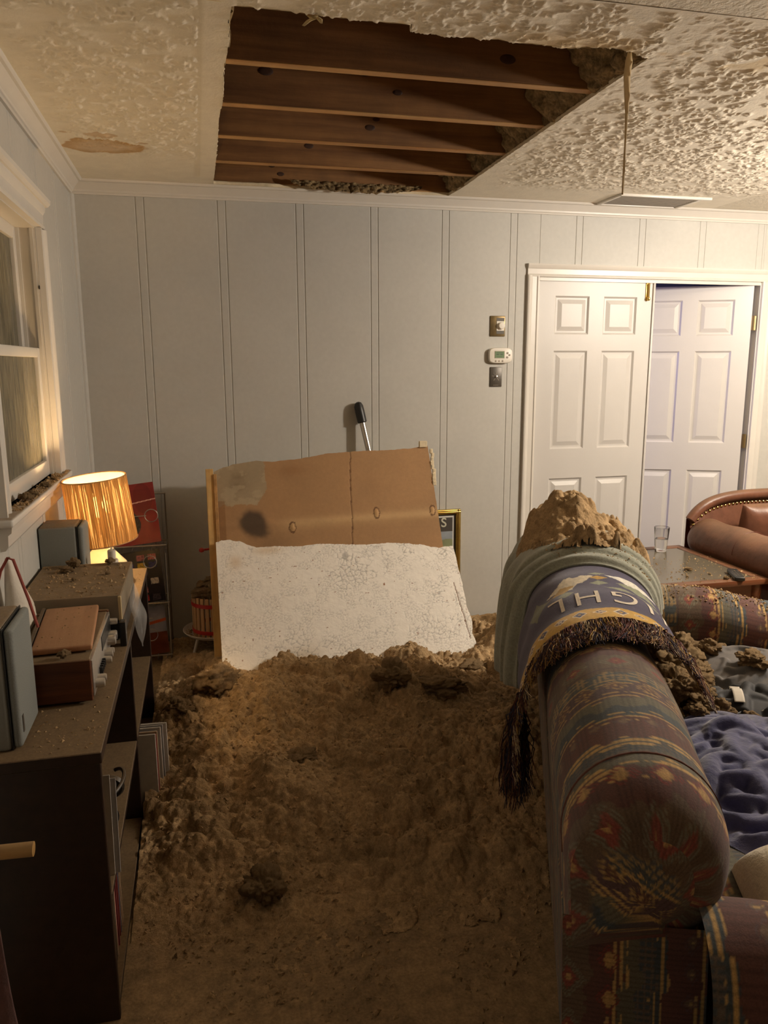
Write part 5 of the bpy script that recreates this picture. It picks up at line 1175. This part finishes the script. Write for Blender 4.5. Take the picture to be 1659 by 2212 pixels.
# ================================================================== end table, tumbler, remote, leather chair
TZ0 = .52
et = thing('end_table', 'square cherry-wood end table with an inset glass top, covered in crumbs', 'table', (2.31, 3.43, 0)); hx, hy = .335, .365
for a, b in (((-hx, -hy, TZ0-.028), (hx, -hy+.055, TZ0)), ((-hx, hy-.055, TZ0-.028), (hx, hy, TZ0)), ((-hx, -hy+.055, TZ0-.028), (-hx+.055, hy-.055, TZ0)), ((hx-.055, -hy+.055, TZ0-.028), (hx, hy-.055, TZ0))): MB().box(a, b, .004, 2).build('top_rail', M['tablewood'], et)
MB().box((-hx+.055, -hy+.055, TZ0-.012), (hx-.055, hy-.055, TZ0-.003)).build('glass_top', M['tableglass'], et, smooth=None)
for a, b in (((-hx+.03, -hy+.03, TZ0-.11), (hx-.03, -hy+.05, TZ0-.028)), ((-hx+.03, hy-.05, TZ0-.11), (hx-.03, hy-.03, TZ0-.028)), ((-hx+.03, -hy+.03, TZ0-.11), (-hx+.05, hy-.03, TZ0-.028)), ((hx-.05, -hy+.03, TZ0-.11), (hx-.03, hy-.03, TZ0-.028))): MB().box(a, b, .003, 1).build('apron', M['tablewood'], et)
for x in (-hx+.045, hx-.045):
    for y in (-hy+.045, hy-.045): MB().lathe([(.02, 0), (.026, .05), (.024, .25), (.032, TZ0-.11), (.032, TZ0-.028)], 16, (x, y, 0)).build('leg', M['tablewood'], et)
MB().box((-hx+.05, -hy+.05, .14), (hx-.05, hy-.05, .16), .003, 1).build('lower_shelf', M['tablewood'], et)
pts = [(2.31-.33+.66*rg.rand(), 3.43-.36+.5*rg.rand()**1.3, TZ0) for i in range(420)]
pts = [(x, y, TZ0-.003 if abs(x-2.31) < .278 and abs(y-3.43) < .308 else TZ0) for x, y, z in pts]
crumbs('table_crumbs', 'tan crumbs scattered over the glass-topped end table', pts, .0015, .007, 50)
for k, (x, y, s) in enumerate(((2.36, 3.30, .017), (2.435, 3.105, .012), (2.14, 3.30, .010), (2.28, 3.19, .008), (2.42, 3.21, .008))): clump(x, y, TZ0-.003, s, k, 'small insulation clump on the end table glass', 'clumps on the end table')
gl = thing('water_glass', 'clear tumbler half full of water on the end table', 'glass', (2.462, 3.70, TZ0-.0025))
MB().lathe([(0, 0), (.030, 0), (.0315, .004), (.041, .134), (.0405, .1355), (.0385, .134), (.0295, .012), (0, .010)], 48, cap=False).build('tumbler', M['glass'], gl)
MB().lathe([(0, .0102), (.0293, .0122), (.0343, .070), (0, .070)], 48, cap=False).build('water', M['water'], gl)
rm = thing('remote_control', 'black remote control at the corner of the end table', 'remote', (2.51, 3.135, TZ0), R(-25))
MB().box((-.024, -.085, 0), (.024, .085, .02), .006, 3).build('case', M['blackclean'], rm)
for i in range(3):
    for j in range(6): MB().lathe([(.005, 0), (.005, .0012)], 10, (-.013+.013*i, -.06+.02*j, .02)).build('button', M['darkplate'], rm)
ch = thing('leather_armchair', 'brown leather armchair with rolled arm and brass nailheads', 'armchair', (3.155, 3.42, 0))
def sweep_roll(xc, zc, r, y0, y1, name, mt, par, rx=1.0, n=60):
    T, Q = np.meshgrid(np.linspace(0, 1, n), np.linspace(0, 2*math.pi, 64, endpoint=False), indexing='ij')
    e = np.minimum(np.minimum(T/.10, (1-T)/.10), 1); k = np.sqrt(np.clip(1-(1-e)**2, 0, 1))*.35+.65; k[0] = k[-1] = 0
    P = np.stack([xc+r*rx*k*np.cos(Q), y0+(y1-y0)*T, zc+r*k*np.sin(Q)+.004*np.sin(T*19+Q*2)], -1)
    return grid(name, P, mt, par, closeV=True, flip=True)
for s in (-1, 1):
    sweep_roll(s*.385, .565, .115, -.46, .36, 'rolled_arm', M['leather'], ch, 1.0)
    MB().box((s*.385-.07, -.42, .10), (s*.385+.07, .36, .53), .03, 3).build('arm_panel', M['leather2'], ch)
    MB().tube([(s*.385+.1158*math.cos(q), -.06+.0, .565+.1158*math.sin(q)) for q in np.linspace(0, math.pi, 24)], .0022, 6).build('arm_seam', M['leather2'], ch)
A, B = np.meshgrid(np.linspace(-1, 1, 120), np.linspace(0, 1, 80), indexing='ij')
zt = .80-.085*np.abs(A)**3.0-.05*np.abs(A)**9
grid('chair_back', np.stack([A*.46, .27+.10*B+.0*A-.03*np.sin(B*3.14)*0, .30+(zt-.30)*B], -1), M['leather'], ch)
bk2 = MB()
bk2.tube([(.46*a, .36, .80-.085*abs(a)**3-.05*abs(a)**9) for a in np.linspace(-1, 1, 60)], .030, 12); bk2.build('back_roll', M['leather'], ch)
grid('back_rear', np.stack([A*.46, .40+.0*B, .10+(zt-.10)*B], -1), M['leather2'], ch, flip=True)
for k, a in enumerate(np.linspace(-.97, .97, 36)):
    zt_ = .80-.085*abs(a)**3-.05*abs(a)**9; z = zt_-.046; B_ = (z-.30)/(zt_-.30)
    MB().lathe([(.0085, -.002), (.007, .004), (.003, .007)], 10, M=Matrix.Translation((.455*a, .27+.10*B_-.001, z)) @ Matrix.Rotation(R(90), 4, 'X')).build('nailhead', M['brass'], ch)
E_, F_ = np.meshgrid(np.linspace(-1, 1, 90), np.linspace(-1, 1, 90), indexing='ij'); pil = (np.clip(1-np.abs(E_)**2.6, 0, 1)*np.clip(1-np.abs(F_)**2.6, 0, 1))**.42
cb = np.stack([E_*.27+.02, .25-.12*pil-.03*F_-.02, .60+F_*.175+.02*np.sin(E_*9)*pil], -1); grid('back_cushion', cb, M['leather'], ch, flip=False)
grid('seat_cushion', np.stack([E_*.30, -.10+F_*.34, .40+.07*pil], -1), M['leather2'], ch)
MB().box((-.33, -.42, .10), (.33, .36, .40), .03, 3).build('seat_base', M['leather2'], ch)
for x in (-.38, .38):
    for y in (-.38, .33): MB().lathe([(.02, 0), (.03, .1), (.03, .12)], 14, (x, y, 0)).build('foot', M['tablewood'], ch)

# ================================================================== things on the sofa seat
def crumpled(name, label, cat, mt, cu, cv, lu, lv, seed, nf, rmin, rmax, hz, base=.445, d=.004):
    rs = np.random.RandomState(seed); nu_, nv_ = int(lu/d), int(lv/d); H = np.zeros((nu_, nv_))
    A, B = np.meshgrid(np.linspace(-.5, .5, nu_)*lu, np.linspace(-.5, .5, nv_)*lv, indexing='ij')
    for k in range(nf):                   # rope-like folds laid over one another
        p = np.array([(rs.rand()-.5)*lu*.95, (rs.rand()-.5)*lv*.95]); th = rs.rand()*6.28 if rs.rand() < .5 else 1.57+rs.randn()*.5; r = rmin+(rmax-rmin)*rs.rand()**1.5; n = rs.randint(12, 40); hgt = .6+.7*rs.rand(); kap = rs.randn()*.10
        for q in range(n):
            w = r*(.45+.55*math.sin(math.pi*(q+.5)/n)); i0, i1 = int((p[0]-w)/d+nu_/2), int((p[0]+w)/d+nu_/2)+2; j0, j1 = int((p[1]-w)/d+nv_/2), int((p[1]+w)/d+nv_/2)+2
            i0, j0 = max(0, i0), max(0, j0); i1, j1 = min(nu_, i1), min(nv_, j1)
            if i1 > i0 and j1 > j0:
                e = np.clip(1-((A[i0:i1, j0:j1]-p[0])**2+(B[i0:i1, j0:j1]-p[1])**2)/w**2, 0, 1); np.maximum(H[i0:i1, j0:j1], np.sqrt(e)*w*1.25*hgt, out=H[i0:i1, j0:j1])
            th += kap+rs.randn()*.10; p = p+np.array([math.cos(th), math.sin(th)])*r*.42
    for _ in range(2): H[1:-1, 1:-1] = (H[1:-1, 1:-1]*2+H[2:, 1:-1]+H[:-2, 1:-1]+H[1:-1, 2:]+H[1:-1, :-2])/6
    outl = np.hypot(A/(lu*.5), B/(lv*.5))+.4*(fbm(A*5, B*5, seed+9)-.5); ed = sstep(1.0, .86, outl)
    Z = base+ed*(.012+H+hz*(.4+fbm(A*4, B*4, seed+2))*sstep(1, .3, outl)); keep = outl[:-1, :-1] < 1.0
    o = grid(name, np.stack([cv+B, cu+A, Z], -1), mt, keep=keep, flip=True, **LOCAL); return tag(o, label, cat)
BL_ = crumpled('crumpled_blanket', 'crumpled navy blue fleece blanket on the sofa seat', 'blanket', M['navy'], .405, .60, .76, .72, 301, 150, .014, .040, .05)
JK_ = crumpled('grey_jacket', 'slate grey jacket lying on the far sofa seat among the clumps', 'clothing', M['denim'], 1.205, .715, .44, .48, 320, 22, .010, .030, .05)
TR_ = crumpled('black_trousers', 'black trousers laid across the far sofa seat in front of the jacket', 'clothing', M['darkcloth'], .895, .705, .235, .50, 340, 26, .012, .030, .035)
from mathutils.bvhtree import BVHTree
TREES = [BVHTree.FromPolygons([v.co[:] for v in o.data.vertices], [p.vertices[:] for p in o.data.polygons]) for o in (BL_, JK_, TR_)]
def seat_top(v, u):                       # height of whatever lies on the seat there
    z = .446
    for t_ in TREES:
        h = t_.ray_cast(Vector((v, u, 1.2)), Vector((0, 0, -1)))
        if h[0] is not None: z = max(z, h[0].z)
    return z
cl = [(.40, 1.28, .085), (.47, 1.20, .08), (.43, 1.08, .085), (.52, 1.10, .06), (.46, .98, .075), (.40, .90, .07), (.475, .90, .045), (.47, .815, .055), (.70, 1.12, .055), (.63, 1.30, .03), (.84, 1.05, .035), (.50, .745, .040), (.60, .76, .03), (.43, .70, .03), (.76, .98, .025), (.38, 1.40, .05), (.58, 1.24, .035)]
for k, (v, u, s) in enumerate(cl):
    v += .02; z = seat_top(v, u) if s < .057 else min(seat_top(v, u), seat_top(v-.04, u)); p = sofa_world(v, u, z-.002); sz = 'large' if s > .065 else ('middling' if s > .04 else 'small')
    where = 'heaped against the throw on the sofa back' if v < .50 else ('on the grey jacket' if u > 1.0 else ('beside the black trousers' if u > .8 else 'at the edge of the navy blanket'))
    clump(p[0], p[1], p[2], s, k+1, '%s tan insulation clump %s' % (sz, where), 'clumps on the sofa seat')
bt = thing('leather_belt', 'thin black belt curling out below the black trousers', 'belt', tuple(sofa_world(.56, .80, .4475)), -SAZ)
P = [(-.10+.10*t, .06-.11*math.sin(t*1.5)+.02*t, .012) for t in np.linspace(0, 2.2, 30)]; g2 = []
for p in P: g2.append([(p[0], p[1], -.004), (p[0], p[1]+.003, .022)])
o = grid('strap', np.array(g2), M['blackclean'], bt); o.modifiers.new('t', 'SOLIDIFY').thickness = .003
MB().tube([(.118+.016*math.cos(a), .012+.0*a, .01+.016*math.sin(a)) for a in np.linspace(0, 2*math.pi, 16, endpoint=False)], .002, 6, closed=True).build('buckle', M['steel'], bt)
tg = thing('garment_label', 'white care label strip on the dark trousers', 'label', tuple(sofa_world(.585, .82, .445)), -SAZ)
lb_ = np.array([[(.02*A_+.032*B_, .15*A_, max(seat_top(.585+.02*A_+.032*b2, .82+.15*A_) for b2 in (0, .5, 1))+.003-.445) for B_ in np.linspace(0, 1, 6)] for A_ in np.linspace(0, 1, 24)])
o = grid('ribbon', lb_, M['paperw'], tg); o.modifiers.new('t', 'SOLIDIFY').thickness = .0015
pw = np.stack([.55+E_*.18, -.115+F_*.13, .445+.14*(pil*1.0)], -1)
pb = np.stack([.55+E_*.18, -.115+F_*.13, .445-.0*(pil)], -1)
cpw = thing('cream_pillow', 'fluffy cream pillow against the near sofa arm', 'pillow', tuple(SP), -SAZ)
grid('pillow_top', pw, M['cream'], cpw); grid('pillow_underside', pb, M['cream'], cpw, flip=True)

# ================================================================== near left: rack with a hanging textile
qr = thing('quilt_stand', 'wooden quilt stand with a dusty round rail beside the bookcase end', 'stand', (-.50, 1.30, 0))
MB().tube([(-.06, 0, .738), (.186, -.004, .732)], .0125, 18).build('rail', M['dowel'], qr)
MB().box((-.06, -.02, 0), (-.02, .02, .75), .005, 2).build('post', M['dowel'], qr); MB().box((-.06, -.16, 0), (-.02, .16, .03), .005, 2).build('foot', M['dowel'], qr)
A, B = np.meshgrid(np.linspace(0, 1, 60), np.linspace(0, 1, 120), indexing='ij')
Bh = np.clip((B-.10)/.90, 0, 1); qa = np.clip(B/.10, 0, 1)*math.pi
fx = -.512+(.128+.045*Bh)*A+.006*np.sin(Bh*9+A*8)*Bh; fy = 1.30+.0195*np.cos(qa)-.010*np.sin(A*16)*Bh-.006*Bh; fz = .736+.0195*np.sin(qa)-.70*Bh
cc = kilim(A*.35, B*.7, 9)*.9; cc[A > .55] = (np.array(lin(96, 60, 54))*(.8+.4*vn(A*20, B*60, 5))[..., None])[A > .55]; cc[A < .55] = (np.array(lin(70, 78, 58))*(.8+.4*vn(A*20, B*60, 6))[..., None])[A < .55]
tx = grid('hanging_textile', np.stack([fx, fy, fz], -1), M['throw'], col=cc); tx.modifiers.new('t', 'SOLIDIFY').thickness = .006
tag(tx, 'dark green and maroon textile hanging from the quilt stand rail', 'textile')
